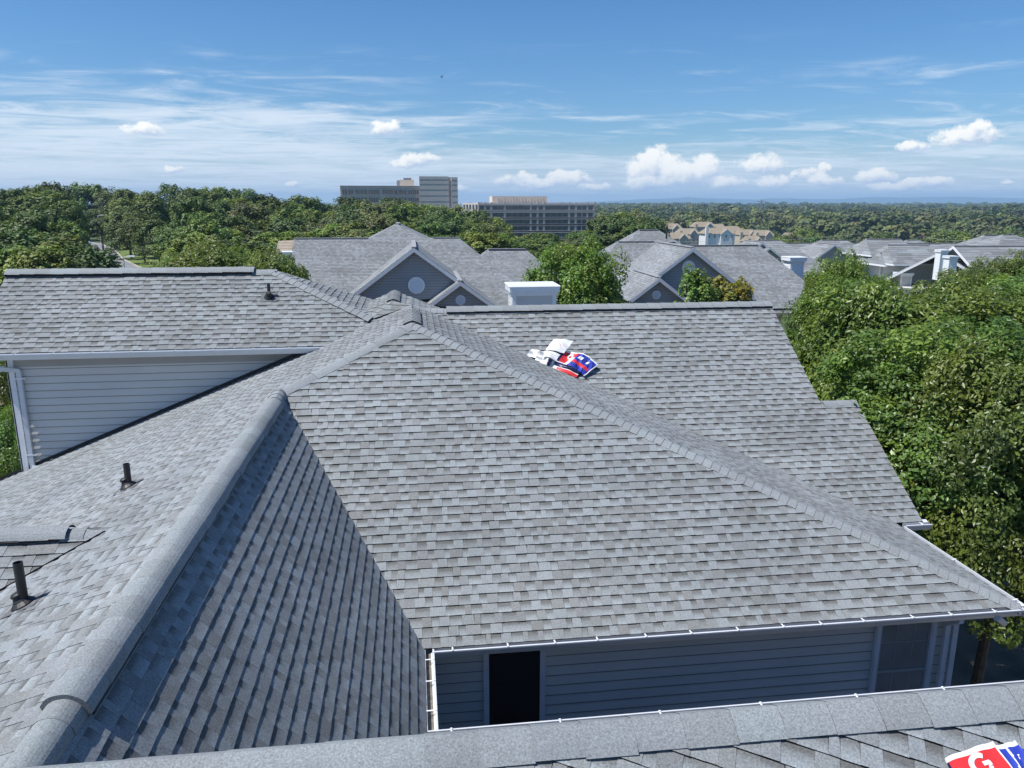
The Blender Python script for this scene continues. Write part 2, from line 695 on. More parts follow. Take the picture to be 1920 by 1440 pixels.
M_SIDING_LIGHT = mat_plain('pale_lap_siding', (0.50, 0.49, 0.46), 0.6, 0.05, 0.9, attr=True)
M_FRIEZE = mat_plain('frieze_board', (0.34, 0.33, 0.32), 0.6, 0.06, 2)
M_DOOR = mat_plain('black_door', (0.010, 0.010, 0.011), 0.45, 0.2)
M_GLASS = mat_plain('window_glass', (0.19, 0.205, 0.215), 0.08, 0.2, 2, spec=0.9)
M_STEEL = mat_plain('dull_steel', (0.35, 0.36, 0.38), 0.4, 0.1, metal=0.7)
M_BARK = mat_plain('bark', (0.09, 0.07, 0.05), 0.9, 0.35, 6)
M_SOFFIT = mat_plain('soffit', (0.55, 0.56, 0.58), 0.6, 0.05)

# ------------------------------------------------------------------ ground


def ground_z(x, y):
    """level near the apartments, falling away to the north-east"""
    t = max(0.0, min(1.0, (y - 125) / 185))
    t = t * t * (3 - 2 * t)
    e = max(0.0, min(1.0, (x - (-0.05 * y - 10)) / 60))
    e = e * e * (3 - 2 * e)
    z = -22.0 * t * e
    far = max(0.0, min(1.0, (y - 500) / 2500))
    z += far * 8 * e
    return z


def build_ground():
    xs = [-9000, -5000, -2500, -1200, -600, -300] + list(range(-200, 601, 20)) + [700, 900, 1200, 1800, 2600, 4000, 6000, 9000]
    ys = [-300, -100] + list(range(0, 601, 20)) + [700, 850, 1000, 1300, 1700, 2300, 3000, 4000, 6000, 9000, 13000]
    mb = MB()
    for i in range(len(xs) - 1):
        for j in range(len(ys) - 1):
            q = [(xs[i], ys[j]), (xs[i + 1], ys[j]), (xs[i + 1], ys[j + 1]), (xs[i], ys[j + 1])]
            mb.face([(a, b, ground_z(a, b)) for a, b in q])
    m = mat_plain('grass_ground', (0.055, 0.085, 0.025), 0.95, 0.35, 0.15, bump=0.4, bump_scale=20)
    mb.build('ground', m, kind='structure')
    # paved court round the apartments
    asphalt = mat_plain('asphalt', (0.15, 0.125, 0.10), 0.9, 0.40, 0.9, bump=0.3, bump_scale=80)
    mb = MB()
    mb.face([(-60, -30, 0.02), (60, -30, 0.02), (60, 60, 0.02), (-60, 60, 0.02)])
    mb.build('parking_court', asphalt, kind='structure')
    conc = mat_plain('concrete', (0.42, 0.39, 0.34), 0.85, 0.12, 1.2)
    mb = MB()
    mb.box((10.6, -5, 0.024), (12.4, 40, 0.14))
    mb.build('path', conc, kind='structure')
    # the road that bends off between the woods
    mb = MB()
    ctr = [at(330, 560, 86), at(262, 522, 112), at(214, 503, 134), at(176, 480, 168), at(168, 464, 205), at(150, 452, 232), at(100, 447, 260)]
    pts = []
    for i, p in enumerate(ctr):
        q0, q1 = ctr[max(0, i - 1)], ctr[min(len(ctr) - 1, i + 1)]
        d = (q1 - q0)
        d.z = 0
        d.normalize()
        s = Vector((d.y, -d.x, 0)) * 5.2
        pts.append((Vector((p.x, p.y, 0.03)) - s, Vector((p.x, p.y, 0.03)) + s))
    for a, b in zip(pts[:-1], pts[1:]):
        mb.face([a[0], a[1], b[1], b[0]])
    mb.build('road', mat_plain('road_asphalt', (0.20, 0.205, 0.215), 0.85, 0.1, 0.4), kind='structure')
    mb = MB()
    for a, b in zip(pts[:-1], pts[1:]):
        s = (a[1] - a[0]).normalized()
        s2 = (b[1] - b[0]).normalized()
        up = Vector((0, 0, 0.12))
        for (i, sg) in ((1, 1),):
            p, q = a[i], b[i]
            mb.face([p + up, p + s * .3 + up, q + s2 * .3 + up, q + up])
            mb.face([p, p + up, q + up, q])
            mb.face([p + s * .3, p + s * .3 + up, q + s2 * .3 + up, q + s2 * .3])
    mb.build('kerb', conc, kind='structure')
    # mown verge
    lawn = mat_plain('mown_grass', (0.115, 0.165, 0.035), 0.95, 0.25, 0.3)
    mb = MB()
    poly = [a[1] + (a[1] - a[0]).normalized() * .32 for a in pts[:5]]
    out = [p + Vector((16 + 6 * math.sin(i), 3, 0)) for i, p in enumerate(poly)]
    for i in range(len(poly) - 1):
        mb.face([poly[i] + Vector((0, 0, .03)), out[i] + Vector((0, 0, .03)), out[i + 1] + Vector((0, 0, .03)), poly[i + 1] + Vector((0, 0, .03))])
    mb.build('lawn', lawn, kind='structure')
    # blue ridge on the horizon
    for (nm, dist, prof, dep) in (('mountain', 11500, [(1000, 383), (1113, 382), (1180, 382.5), (1240, 380), (1300, 377.5), (1360, 378.5), (1420, 378), (1440, 375.5), (1480, 375), (1540, 377), (1580, 376), (1640, 373), (1700, 374), (1790, 372), (1860, 374), (1920, 375), (2050, 378), (2300, 383)], 900),
                                  ('mountain', 12600, [(1060, 383), (1150, 380), (1240, 375.5), (1292, 373.5), (1340, 375.5), (1400, 377), (1500, 380), (1600, 381)], 300)):
        mb = MB()
        prev = None
        dense = []
        for (a, b) in zip(prof[:-1], prof[1:]):
            for t in (0, .25, .5, .75):
                dense.append((a[0] + (b[0] - a[0]) * t, a[1] + (b[1] - a[1]) * t))
        dense.append(prof[-1])
        rnd = random.Random(5)
        for (x, y) in dense:
            p = at(x, y - 3.4 + rnd.uniform(-.35, .35), dist)
            top = p
            foot = Vector((p.x, dist - dep, -1.0))
            back = Vector((p.x, dist + dep, -1.0))
            mid = Vector((p.x, dist - dep * .35, max(-1, top.z * .55)))
            cur = (foot, mid, top, back)
            if prev:
                for i in range(3):
                    mb.face([prev[i], cur[i], cur[i + 1], prev[i + 1]])
            prev = cur
        mb.build(nm, mat_plain('wooded_slope', (0.05, 0.075, 0.04), 0.95, 0.2, 0.004), kind='structure')


build_ground()

# ------------------------------------------------------------------ the apartment building under the camera
ME, MS = 0.66, 0.405          # pitch of the front slopes and of the side slopes
ZE = -0.627                   # eave level
XA, YA, ZA = -0.004, 1.5825, -0.2425
F1z = lambda y: ZE + ME * (y - 1)
F3z = lambda x: ZA + MS * (x - XA)
F4z = lambda x: ZA - MS * (x - XA)
XL = -0.25
ZL = F3z(XL)
YL = 1 + (ZL - ZE) / ME
XR = XA + (ZA - ZE) / MS
YFG, ZFG = 0.436, ZL + 0.0028
YG = 0.808

bld = empty('apartment_building', (0, 9, 0), 'grey lap-sided apartment building whose hipped shingle roofs fill the foreground', 'building')


def cap_strip(mb, p0, p1, n0, n1, w=0.15, expo=0.14, lift=0.012, seed=0, arch=0.02, thick=0.008, seg=4, tone=1.0, side=0.0, dark=(0.06, 0.06, 0.062, 1), tvar=.04):
    """overlapping cap shingles bent over a ridge or hip from p0 (low) to p1 (high)"""
    p0, p1 = Vector(p0), Vector(p1)
    n0, n1 = Vector(n0).normalized(), Vector(n1).normalized()
    d = (p1 - p0).normalized()
    up = (n0 + n1).normalized()
    w0 = d.cross(n0).normalized()
    if w0.dot(n1) > 0:
        w0 = -w0
    w1 = d.cross(n1).normalized()
    if w1.dot(n0) > 0:
        w1 = -w1
    rnd = random.Random(seed)
    L = (p1 - p0).length
    s = 0.0
    while s < L - 0.01:
        e = min(L, s + expo * rnd.uniform(0.97, 1.03))
        c0 = rnd.choice((TONES[0], TONES[1], TONES[1], TONES[0]))
        c0 = tuple(c0[i] * .5 + TONES[0][i] * .5 for i in range(3))
        t = rnd.uniform(1 - tvar, 1 + tvar) * tone
        col = (c0[0] * t, c0[1] * t, c0[2] * t, 1)
        hl, hu = lift + thick, lift
        skew = rnd.uniform(-0.004, 0.004)
        ww = w * rnd.uniform(0.955, 1.04)

        def sec(sv, h):
            base = p0 + d * sv
            pts = []
            for i in range(-seg, seg + 1):
                tt = i / seg
                x = abs(tt)
                wing = w0 if i < 0 else w1
                nn = n0 if i < 0 else n1
                bulge = arch * (2.6 * x * (1 - x) + .25 * (1 - x))
                f = max(0.0, 1 - x * 2.2)
                hh = nn.lerp(up, f)
                pts.append(base + wing * (ww * x) + hh * (h + bulge) + d * (skew * tt))
            return pts
        a, b = sec(s, hl), sec(e + 0.004, hu)
        a0 = sec(s, -0.005)
        b0 = sec(e, -0.005)
        for i in range(2 * seg):
            mb.face([a[i], a[i + 1], b[i + 1], b[i]], col)
            mb.face([a0[i], a0[i + 1], a[i + 1], a[i]], dark)
        if not side:
            mb.face([a0[0], a[0], b[0], b0[0]], dark)
            mb.face([a0[-1], a[-1], b[-1], b0[-1]], dark)
        s = e


def vent_strip(mb, p0, p1, n0, n1, w=0.135, h=0.04, side_wobble=0.0):
    """black plastic ridge vent body under the caps"""
    p0, p1 = Vector(p0), Vector(p1)
    n0, n1 = Vector(n0).normalized(), Vector(n1).normalized()
    d = (p1 - p0).normalized()
    w0 = d.cross(n0).normalized()
    if w0.dot(n1) > 0:
        w0 = -w0
    w1 = d.cross(n1).normalized()
    if w1.dot(n0) > 0:
        w1 = -w1
    up = (n0 + n1).normalized()

    def sec(p):
        return [p + w0 * w - n0 * .01, p + w0 * w + n0 * h, p + up * h, p + w1 * w + n1 * h, p + w1 * w - n1 * .01]
    a, b = sec(p0), sec(p1)
    for i in range(4):
        mb.face([a[i], a[i + 1], b[i + 1], b[i]])
    mb.face(a)
    mb.face(b)


N1 = Vector((0, -ME, 1)).normalized()
N3 = Vector((-MS, 0, 1)).normalized()
N4 = Vector((MS, 0, 1)).normalized()
S2 = (ZL - ZE) / (0 - XL)
N2 = Vector((S2, 0, 1)).normalized()
NBACK = Vector((0, ME, 1)).normalized()

# --- front hip wing roof
A_ = (XA, YA, ZA)
L_ = (XL, YL, ZL)
R_ = (XR, 1.0, ZE)
YB_ = 1.872                    # back end of the hip wing
mb = MB()
shingles(mb, [W(0, 1, ZE), W(*R_), W(*A_), W(*L_)], 1)
shingles(mb, [W(XL, YL, ZL), W(0, 1, ZE), W(0, YG, ZE), W(XL, YFG, ZL)], 2, low=True)
ORI3 = W(-1.15, 0, F3z(-1.15))
shingles(mb, [W(-1.15, 0.1, F3z(-1.15)), W(XL, 0.1, ZL), W(XL, 1.845, ZL), W(-1.15, 1.845, F3z(-1.15))], 3, origin=ORI3)
shingles(mb, [W(*L_), W(*A_), W(XA, 2.03, ZA), W(XL, 2.03, ZL)], 4, origin=ORI3)
YV, YC = 1.33, 1.89            # C eave and C ridge
MC = (-0.256 + 0.627) / (YC - YV)
ZC = -0.256
XV = XA - (ZC - ZA) / MS
ORI4 = W(XR, 0, ZE)
shingles(mb, [W(*A_), W(*R_), W(XR, YV, ZE), W(XV, YC, ZC), W(XA, YC, ZA)], 5, origin=ORI4)
shingles(mb, [W(XA, YC, ZA), W(.12, YC, F4z(.12)), W(.12, 2.03, F4z(.12)), W(XA, 2.03, ZA)], 6, lod=1)
roof = mb.build('roof', M_SHINGLE, bld, 'hipped shingle roof of the middle wing with a steep shaded slope on its left')
mb = MB()
cap_strip(mb, W(*R_), W(*A_), N1, N4, seed=11, w=0.14, arch=0.012)
mb.build('hip_cap', M_SHINGLE, roof)
mb = MB()
cap_strip(mb, W(*L_), W(*A_), N1, N3, seed=12, w=0.15, expo=0.62, arch=0.01)
mb.build('hip_cap', M_SHINGLE, roof)
mb = MB()
vent_strip(mb, W(XA, YA + .012, ZA), W(XA, YA + .205, ZA), N3, N4, w=0.162, h=.04)
mb.build('ridge_vent', M_BLACK, roof)
mb = MB()
cap_strip(mb, W(XA, YA + .008, ZA), W(XA, YA + .21, ZA), N3, N4, seed=13, w=0.155, lift=.044, expo=.2, side=1, arch=.008)
mb.build('ridge_cap', M_SHINGLE, roof)
mb = MB()
cap_strip(mb, W(XA - .085, YB_, F3z(XA - .085)), W(XA, YB_, ZA), NBACK, Vector((-MS, -.2, 1)), seed=14, w=0.14, arch=0.01)
mb.build('hip_cap', M_SHINGLE, roof)
mb = MB()
cap_strip(mb, W(XV, YC - .005, ZC), W(XA, YB_, ZA), NBACK, Vector((MS, -.2, 1)), seed=15, w=0.14, arch=0.01)
mb.build('hip_cap', M_SHINGLE, roof)
# left ridge with its long vent
Y_VEND = 0.515
mb = MB()
vent_strip(mb, W(XL, Y_VEND, ZL), W(XL, YL - .075, ZL), N3, N2, w=0.176, h=.034)
mb.build('ridge_vent', M_BLACK, roof)
mb = MB()
cap_strip(mb, W(XL, Y_VEND - .004, ZL), W(XL, YL - .07, ZL), N3, N2, seed=16, w=0.165, lift=.042, expo=.31, arch=.045, seg=8, side=1, thick=.0012, dark=(.17, .18, .18, 1), tvar=.09)
mb.build('ridge_cap', M_SHINGLE, roof, smooth=True)
mb = MB()
cap_strip(mb, W(XL, 0.1, ZL), W(XL, Y_VEND + .03, ZL), N3, N2, seed=17, w=0.15, lift=.012, expo=.85, arch=.04, seg=8, thick=.003, dark=(.12, .12, .12, 1), tvar=.06)
mb.build('ridge_cap', M_SHINGLE, roof)
mb = MB()
cap_strip(mb, W(XL, YL - .08, ZL), W(XL, YL, ZL + .004), N3, N2, seed=18, w=0.15, lift=.014, expo=.2, arch=.03, seg=8)
mb.build('ridge_cap', M_SHINGLE, roof)
# metal showing in the steep valley
mb = MB()
va, vb = W(XL, YL, ZL), W(0, 1, ZE)
dv = (vb - va).normalized()
for nn, sg in ((N1, 1), (N2, -1)):
    s = dv.cross(nn).normalized() * 0.035 * sg
    mb.face([va + nn * .016, vb + nn * .016, vb + s + nn * .018, va + s + nn * .018], (0.30, 0.29, 0.26, 1))
mb.build('valley_strip', M_SHINGLE, roof)

# --- small gable that dies into the left slope
PC = Vector((-0.380, 0.9465, 0))
PC.z = F3z(PC.x)
MCR = 0.57
mb = MB()
xw = -0.72
zv = PC.z
# valley: F3 meets the little front slope
yv = PC.y - (PC.z - F3z(xw)) / MCR
shingles(mb, [W(*PC), W(xw, PC.y, PC.z), W(xw, yv, F3z(xw))], 21)
shingles(mb, [W(*PC), W(xw, PC.y, PC.z), W(xw, PC.y + (PC.y - yv), F3z(xw))], 22)
cr = mb.build('roof', M_SHINGLE, bld, 'small gable roof dying into the left slope')
mb = MB()
mb.bar(W(PC.x - .006, PC.y - .006, F3z(PC.x - .006)) + N3 * .012, W(xw, yv, F3z(xw)) + N3 * .012, .016, .030, N3, (.02, .02, .021, 1))  # near-black bar paints the shadow of the cut shingle edge
mb.build('valley_strip', M_SHINGLE, cr)  # holds only the painted shadow bar
mb = MB()
NF, NB = Vector((0, -MCR, 1)), Vector((0, MCR, 1))
vent_strip(mb, W(xw, PC.y, PC.z), W(PC.x - .058, PC.y, PC.z), NF, NB, w=0.152, h=.045)
mb.build('ridge_vent', M_BLACK, cr)
mb = MB()
cap_strip(mb, W(xw, PC.y, PC.z), W(PC.x - .05, PC.y, PC.z), NF, NB, seed=24, w=.15, lift=.052, expo=.3, arch=.025, side=1)
mb.build('ridge_cap', M_SHINGLE, cr)
mb = MB()
cap_strip(mb, W(PC.x + .004, PC.y, PC.z - .002), W(PC.x - .07, PC.y, PC.z), NF, NB, seed=25, w=.15, expo=.3, arch=.025)
mb.build('ridge_cap', M_SHINGLE, cr)

# --- left wing (its gutter, siding and long ridge)
YBW, YBE, ZBE = 1.835, 1.800, -0.325
MB_ = 0.68
YBR = 2.032
ZBR = ZBE + MB_ * (YBR - YBE)
XBL = -0.981
XBR = -0.352
B2z = lambda x: ZBR - MS * (x - XBR)
xv = (ZBR + MS * XBR - ZA + MS * XA) / (2 * MS)      # valley between B's right face and F3
zv = F3z(xv)
yv = YBE + (zv - ZBE) / MB_
xe = XA + (ZBE - ZA) / MS
mb = MB()
ORB = W(0, YBE, ZBE)
xlow = XBR + (ZBR - ZBE) / MS
shingles(mb, [W(XBL, YBE, ZBE), W(xe + .01, YBE, ZBE), W(xv + .01, yv, zv), W(XBR, YBR, ZBR), W(XBL, YBR, ZBR)], 31, origin=ORB)
ybk = YBR + (ZBR - ZBE) / MB_
shingles(mb, [W(XBR, YBR, ZBR), W(xv, yv, zv), W(xv, YBR + (YBR - yv), zv)], 32)
shingles(mb, [W(XBL, YBR, ZBR), W(XBR, YBR, ZBR), W(xlow, ybk, ZBE), W(XBL, ybk, ZBE)], 33, lod=1)
rb = mb.build('roof', M_SHINGLE, bld, 'shingle roof of the left wing with a long ridge vent')
NBf, NBb = Vector((0, -MB_, 1)), Vector((0, MB_, 1))
mb = MB()
vent_strip(mb, W(XBL + .006, YBR, ZBR), W(XBR - .05, YBR, ZBR), NBf, NBb, w=.15, h=.075)
mb.build('ridge_vent', M_BLACK, rb)
mb = MB()
cap_strip(mb, W(XBL, YBR, ZBR), W(XBR - .045, YBR, ZBR), NBf, NBb, seed=34, w=.155, lift=.078, expo=.3, side=1, arch=.012)
mb.build('ridge_cap', M_SHINGLE, rb)
mb = MB()
cap_strip(mb, W(XBR - .06, YBR, ZBR), W(XBR + .01, YBR, ZBR), NBf, NBb, seed=35, w=.15, arch=.012)
mb.build('ridge_cap', M_SHINGLE, rb)
mb = MB()
cap_strip(mb, W(xv - .015, yv, zv + .004), W(XBR, YBR, ZBR), NBf, N4, seed=36, w=.15, expo=.16, arch=.008)
mb.build('hip_cap', M_SHINGLE, rb)
mb = MB()
cap_strip(mb, W(xv - .01, YBR + (YBR - yv), zv), W(XBR, YBR, ZBR), NBb, N4, seed=37, w=.13, expo=.16, arch=.008)
mb.build('hip_cap', M_SHINGLE, rb)

# --- rear wing glimpsed behind the peak
ZK, XK, YK0, YK1 = -0.2345, -0.050, 1.84, 2.12
F3k = lambda x: ZK + MS * (x - XK)
F4k = lambda x: ZK - MS * (x - XK)
mb = MB()
shingles(mb, [W(XK, YK0 + .06, ZK), W(XK, YK1, ZK), W(-.16, YK1, F3k(-.16)), W(-.16, YK0 + .1, F3k(-.16))], 41)
shingles(mb, [W(XK, YK0 + .06, ZK), W(XK, YK1, ZK), W(.16, YK1, F4k(.16)), W(.16, YK0 + .1, F4k(.16))], 42)
EM = W(XK, YK0 + .06, ZK)
EL, ER = W(-.16, YK0 + .1, F3k(-.16)), W(.16, YK0 + .1, F4k(.16))
BLc, BC, BR = W(xv - .02, yv, zv), W(XA, YB_, ZA), W(XV, YC, ZC)
for i, tri in enumerate(([BLc, BC, EM], [BLc, EM, EL], [BC, BR, EM], [BR, ER, EM])):
    shingles(mb, tri, 44 + i, lod=1)
rk = mb.build('roof', M_SHINGLE, bld, 'low rear roof seen just behind the peak')
mb = MB()
vent_strip(mb, W(XK, YK0 + .075, ZK), W(XK, YK1, ZK), N3, N4, w=.145, h=.028)
mb.build('ridge_vent', M_BLACK, rk)
mb = MB()
cap_strip(mb, W(XK, YK0 + .07, ZK), W(XK, YK1, ZK), N3, N4, seed=43, w=.14, lift=.032, expo=.2, side=1, arch=.012)
mb.build('ridge_cap', M_SHINGLE, rk)

# --- right wing with a jogged rake
XCR, XCE, YJ = 0.918, 1.006, 1.605
Cz = lambda y: ZE + MC * (y - YV)
mb = MB()
ORC = W(0, YV, ZE)
YVC = YV + (XR - XCR) / (XR - XV) * (YC - YV)
shingles(mb, [W(XCR, YVC, Cz(YVC)), W(XCR, YC, ZC), W(XV, YC, ZC)], 51, origin=ORC)
shingles(mb, [W(XCR, YVC, Cz(YVC)), W(XR, YV, ZE), W(XCE, YV, ZE), W(XCE, YJ, Cz(YJ)), W(XCR, YJ, Cz(YJ))], 52, origin=ORC)
shingles(mb, [W(XV, YC, ZC), W(XCR, YC, ZC), W(XCR, 2.45, ZC - MC * (2.45 - YC)), W(XV, 2.45, ZC - MC * (2.45 - YC))], 53, lod=1)
shingles(mb, [W(XCR, YJ, Cz(YJ)), W(XCE, YJ, Cz(YJ)), W(XCE, YJ + .25, Cz(YJ) - .17), W(XCR, YJ + .25, Cz(YJ) - .17)], 54, lod=1)
rc = mb.build('roof', M_SHINGLE, bld, 'shingle roof of the right wing with a stepped right edge')
NCf, NCb = Vector((0, -MC, 1)), Vector((0, MC, 1))
mb = MB()
vent_strip(mb, W(XV + .055, YC, ZC), W(XCR, YC, ZC), NCf, NCb, w=.15, h=.06)
mb.build('ridge_vent', M_BLACK, rc)
mb = MB()
cap_strip(mb, W(XV + .05, YC, ZC), W(XCR, YC, ZC), NCf, NCb, seed=55, w=.155, lift=.062, expo=.3, side=1, arch=.012)
mb.build('ridge_cap', M_SHINGLE, rc)
mb = MB()
cap_strip(mb, W(XV + .06, YC, ZC), W(XV - .01, YC, ZC + .003), NCf, NCb, seed=56, w=.15, arch=.012)
mb.build('ridge_cap', M_SHINGLE, rc)
mb = MB()
cap_strip(mb, W(XCR + .005, YJ, Cz(YJ)), W(XCE, YJ, Cz(YJ)), NCf, NCb, seed=57, w=.15, expo=.3, arch=.012)
mb.build('ridge_cap', M_SHINGLE, rc)
# rake trim along the edges
mb = MB()
for (a, b) in (((XCR, YC, ZC), (XCR, YJ, Cz(YJ))), ((XCE, YJ, Cz(YJ)), (XCE, YV, ZE))):
    mb.bar(W(*a) + Vector((-.03, 0, -.10)), W(*b) + Vector((-.03, 0, -.10)), .02, .17)
mb.build('rake_board', M_SIDING, rc)

# --- nearest wing, whose ridge crosses the bottom of the view
mb = MB()
MF5 = 0.62
XFR = 1.25
z5 = ZFG - MF5 * (YFG - 0.1)
shingles(mb, [W(XL, YFG, ZFG), W(XFR, YFG, ZFG), W(XFR, .1, z5), W(XL, .1, z5)], 61, rot=math.radians(-24), tab=1.0, expo=.14)
shingles(mb, [W(XL, YFG, ZFG), W(XFR, YFG, ZFG), W(XFR, YG, ZE), W(0, YG, ZE)], 62)
rf = mb.build('roof', M_SHINGLE, bld, 'nearest shingle roof whose ridge crosses the bottom edge')
N5, N6 = Vector((0, -MF5, 1)), Vector((0, (ZFG - ZE) / (YG - YFG), 1))
mb = MB()
vent_strip(mb, W(0.03, YFG, ZFG), W(XFR, YFG, ZFG), N5, N6, w=.15, h=.022)
mb.build('ridge_vent', M_BLACK, rf)
mb = MB()
cap_strip(mb, W(0.034, YFG, ZFG), W(XFR, YFG, ZFG), N5, N6, seed=63, w=.185, lift=.024, expo=.30, arch=.012, seg=6, side=1, thick=.004, dark=(.06, .06, .06, 1), tvar=.09)
mb.build('ridge_cap', M_SHINGLE, rf)
mb = MB()
cap_strip(mb, W(XL, YFG, ZFG), W(0.045, YFG, ZFG), N5, N6, seed=64, w=.185, lift=.020, expo=.55, arch=.018, seg=8, thick=.004)
mb.build('ridge_cap', M_SHINGLE, rf)

# --- gutters


def gutter(p, q, outward, hang=0.62, w=0.13, parent=bld, ends=(True, True), seed=0, lip=0.022, bed=M_TROUGH):
    """K-style gutter hung along the eave from p to q; outward is the horizontal direction away from the roof"""
    up = Vector((0, 0, 1))
    o = Vector(outward).normalized()
    prof = [(0.012, 0.01), (0.012, -0.11), (0.07, -0.11), (0.10, -0.06), (0.12, -0.03), (w, -0.005), (w, 0.012), (w - lip, 0.014), (w - lip, 0.004), (w - lip + .004, -.03), (0.088, -.055), (0.062, -0.098), (0.018, -0.098), (0.018, 0.01)]
    m = MB()
    m.sweep(prof, p, q, o, up, closed=True)
    g = m.build('gutter', M_GUTTER, parent)
    m = MB()
    m.sweep([(0.02, -0.062), (0.092, -0.056)], p, q, o, up)
    m.build('gutter_bed', bed, g)
    d = (Vector(q) - Vector(p))
    L = d.length
    d.normalize()
    rnd = random.Random(seed)
    s = 0.3
    while s < L - .1:
        m = MB()
        b = Vector(p) + d * (s + rnd.uniform(-.06, .06))
        m.bar(b + o * 0.0 + up * .012, b + o * (w + .003) + up * .014, .018, .006)
        m.bar(b + o * (w - .012) + up * .010, b + o * (w - .012) + up * .026, .022, .02)
        m.build('hanger', M_WHITE, g)
        s += hang
    # drip edge under the first course
    m = MB()
    m.sweep([(-0.06, 0.030), (0.004, 0.004), (0.008, -0.05)], p, q, o, up)
    m.build('drip_edge', M_TRIM, g)
    return g


gutter(W(0.012, 1.004, ZE) + Vector((0, 0, -.004)), W(XR + .01, 1.004, ZE) + Vector((0, 0, -.012)), (0, -1, 0), seed=1)
gutter(W(0, YG + .012, ZE) + Vector((0, 0, -.012)), W(0, 1.0, ZE) + Vector((0, 0, -.012)), (1, 0, 0), seed=2, hang=.55)
gutter(W(0.0, YG, ZE) + Vector((0, 0, -.012)), W(XFR, YG, ZE) + Vector((0, 0, -.012)), (0, 1, 0), seed=3, hang=1.15)
gutter(W(XR, 0.99, ZE) + Vector((0, 0, -.012)), W(XR, YV - .015, ZE) + Vector((0, 0, -.012)), (1, 0, 0), seed=4, hang=1.3, w=.11)
gutter(W(XR + .017, YV, ZE) + Vector((0, 0, -.012)), W(XCE + .012, YV, ZE) + Vector((0, 0, -.012)), (0, -1, 0), seed=5)
gutter(W(XBL - .02, YBE, ZBE) + Vector((0, 0, -.012)), W(xe + .012, YBE, ZBE) + Vector((0, 0, -.012)), (0, -1, 0), seed=6, hang=.75, bed=M_GUTTER)

# --- walls
YW1 = 1.036                      # wall under the middle slope
mb = MB()
zb = 0.0
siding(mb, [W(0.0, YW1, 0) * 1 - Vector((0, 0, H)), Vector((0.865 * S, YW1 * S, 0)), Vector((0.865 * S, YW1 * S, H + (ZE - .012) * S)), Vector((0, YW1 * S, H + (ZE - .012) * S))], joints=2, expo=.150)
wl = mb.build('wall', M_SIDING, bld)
# soffit and frieze
mb = MB()
zs = H + ZE * S - .10
mb.box((0, 1.0 * S, zs - .02), (.945 * S, (YW1) * S, zs))
mb.box((.865 * S, 1.0 * S, zs - .02), (.945 * S, 1.36 * S, zs - .001))
mb.build('soffit', M_SOFFIT, bld)
mb = MB()
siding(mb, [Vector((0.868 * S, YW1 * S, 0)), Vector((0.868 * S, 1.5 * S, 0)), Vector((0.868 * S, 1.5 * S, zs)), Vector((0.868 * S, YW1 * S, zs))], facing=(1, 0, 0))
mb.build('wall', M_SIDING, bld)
mb = MB()
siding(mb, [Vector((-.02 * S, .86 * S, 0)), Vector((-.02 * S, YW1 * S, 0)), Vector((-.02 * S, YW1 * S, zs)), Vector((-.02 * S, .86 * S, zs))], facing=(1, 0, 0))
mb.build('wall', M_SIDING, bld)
# far side walls so that the block is solid
mb = MB()
mb.box((-.02 * S, .10 * S, 0), (1.2 * S, .79 * S, zs - .05))
mb.box((-1.1 * S, .1 * S, 0), (-.03 * S, 1.83 * S, H - .74 * S))
mb.box((.05 * S, 1.38 * S, 0), (.89 * S, 2.4 * S, H - .66 * S))
mb.build('wall', M_SIDING, bld)
# gable end of the right wing
mb = MB()
mb.face([W(XCR - .02, YV + .03, ZE), W(XCR - .02, 2.42, ZE), W(XCR - .02, YC, ZC - .012)])
mb.face([W(XCR - .02, YV + .03, ZE), W(XCR - .02, YV + .03, ZE - .2), W(XCR - .02, 2.42, ZE - .2), W(XCR - .02, 2.42, ZE)])
mb.build('wall', M_SIDING, bld)
# wall of the left wing
XCB = -0.915
zt = H + ZBE * S - .13
mb = MB()
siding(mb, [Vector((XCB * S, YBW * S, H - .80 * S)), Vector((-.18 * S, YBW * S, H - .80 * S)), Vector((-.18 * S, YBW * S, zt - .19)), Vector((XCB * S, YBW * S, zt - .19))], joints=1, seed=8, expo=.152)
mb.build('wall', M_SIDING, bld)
mb = MB()
mb.box((XCB * S, YBW * S - .022, zt - .2), (-.18 * S, YBW * S, zt + .03))
mb.build('frieze_board', M_FRIEZE, bld)
mb = MB()
mb.box((XBL * S, YBE * S, zt + .03), (-.18 * S, YBW * S, zt + .05))
mb.build('soffit', M_SOFFIT, bld)
mb = MB()
mb.box((XCB * S, YBW * S + .005, 0), (-.18 * S, 2.24 * S, zt))
mb.hexa([(XCB * S, YBW * S + .005, zt), (-.36 * S, YBW * S + .005, zt), (-.36 * S, 2.24 * S, zt), (XCB * S, 2.24 * S, zt)],
        [(XCB * S, YBR * S - .02, H + ZBR * S - .06), (-.36 * S, YBR * S - .02, H + ZBR * S - .06), (-.36 * S, YBR * S + .02, H + ZBR * S - .06), (XCB * S, YBR * S + .02, H + ZBR * S - .06)])
mb.build('wall', M_SIDING, bld)
mb = MB()
mb.box((XCB * S - .015, YBW * S - .034, 0), (XCB * S + .115, YBW * S + .01, zt - .01))
mb.box((XCB * S - .022, YBW * S - .034, 0), (XCB * S + .01, YBW * S + .11, zt - .01))
mb.build('corner_board', M_WHITE, bld)
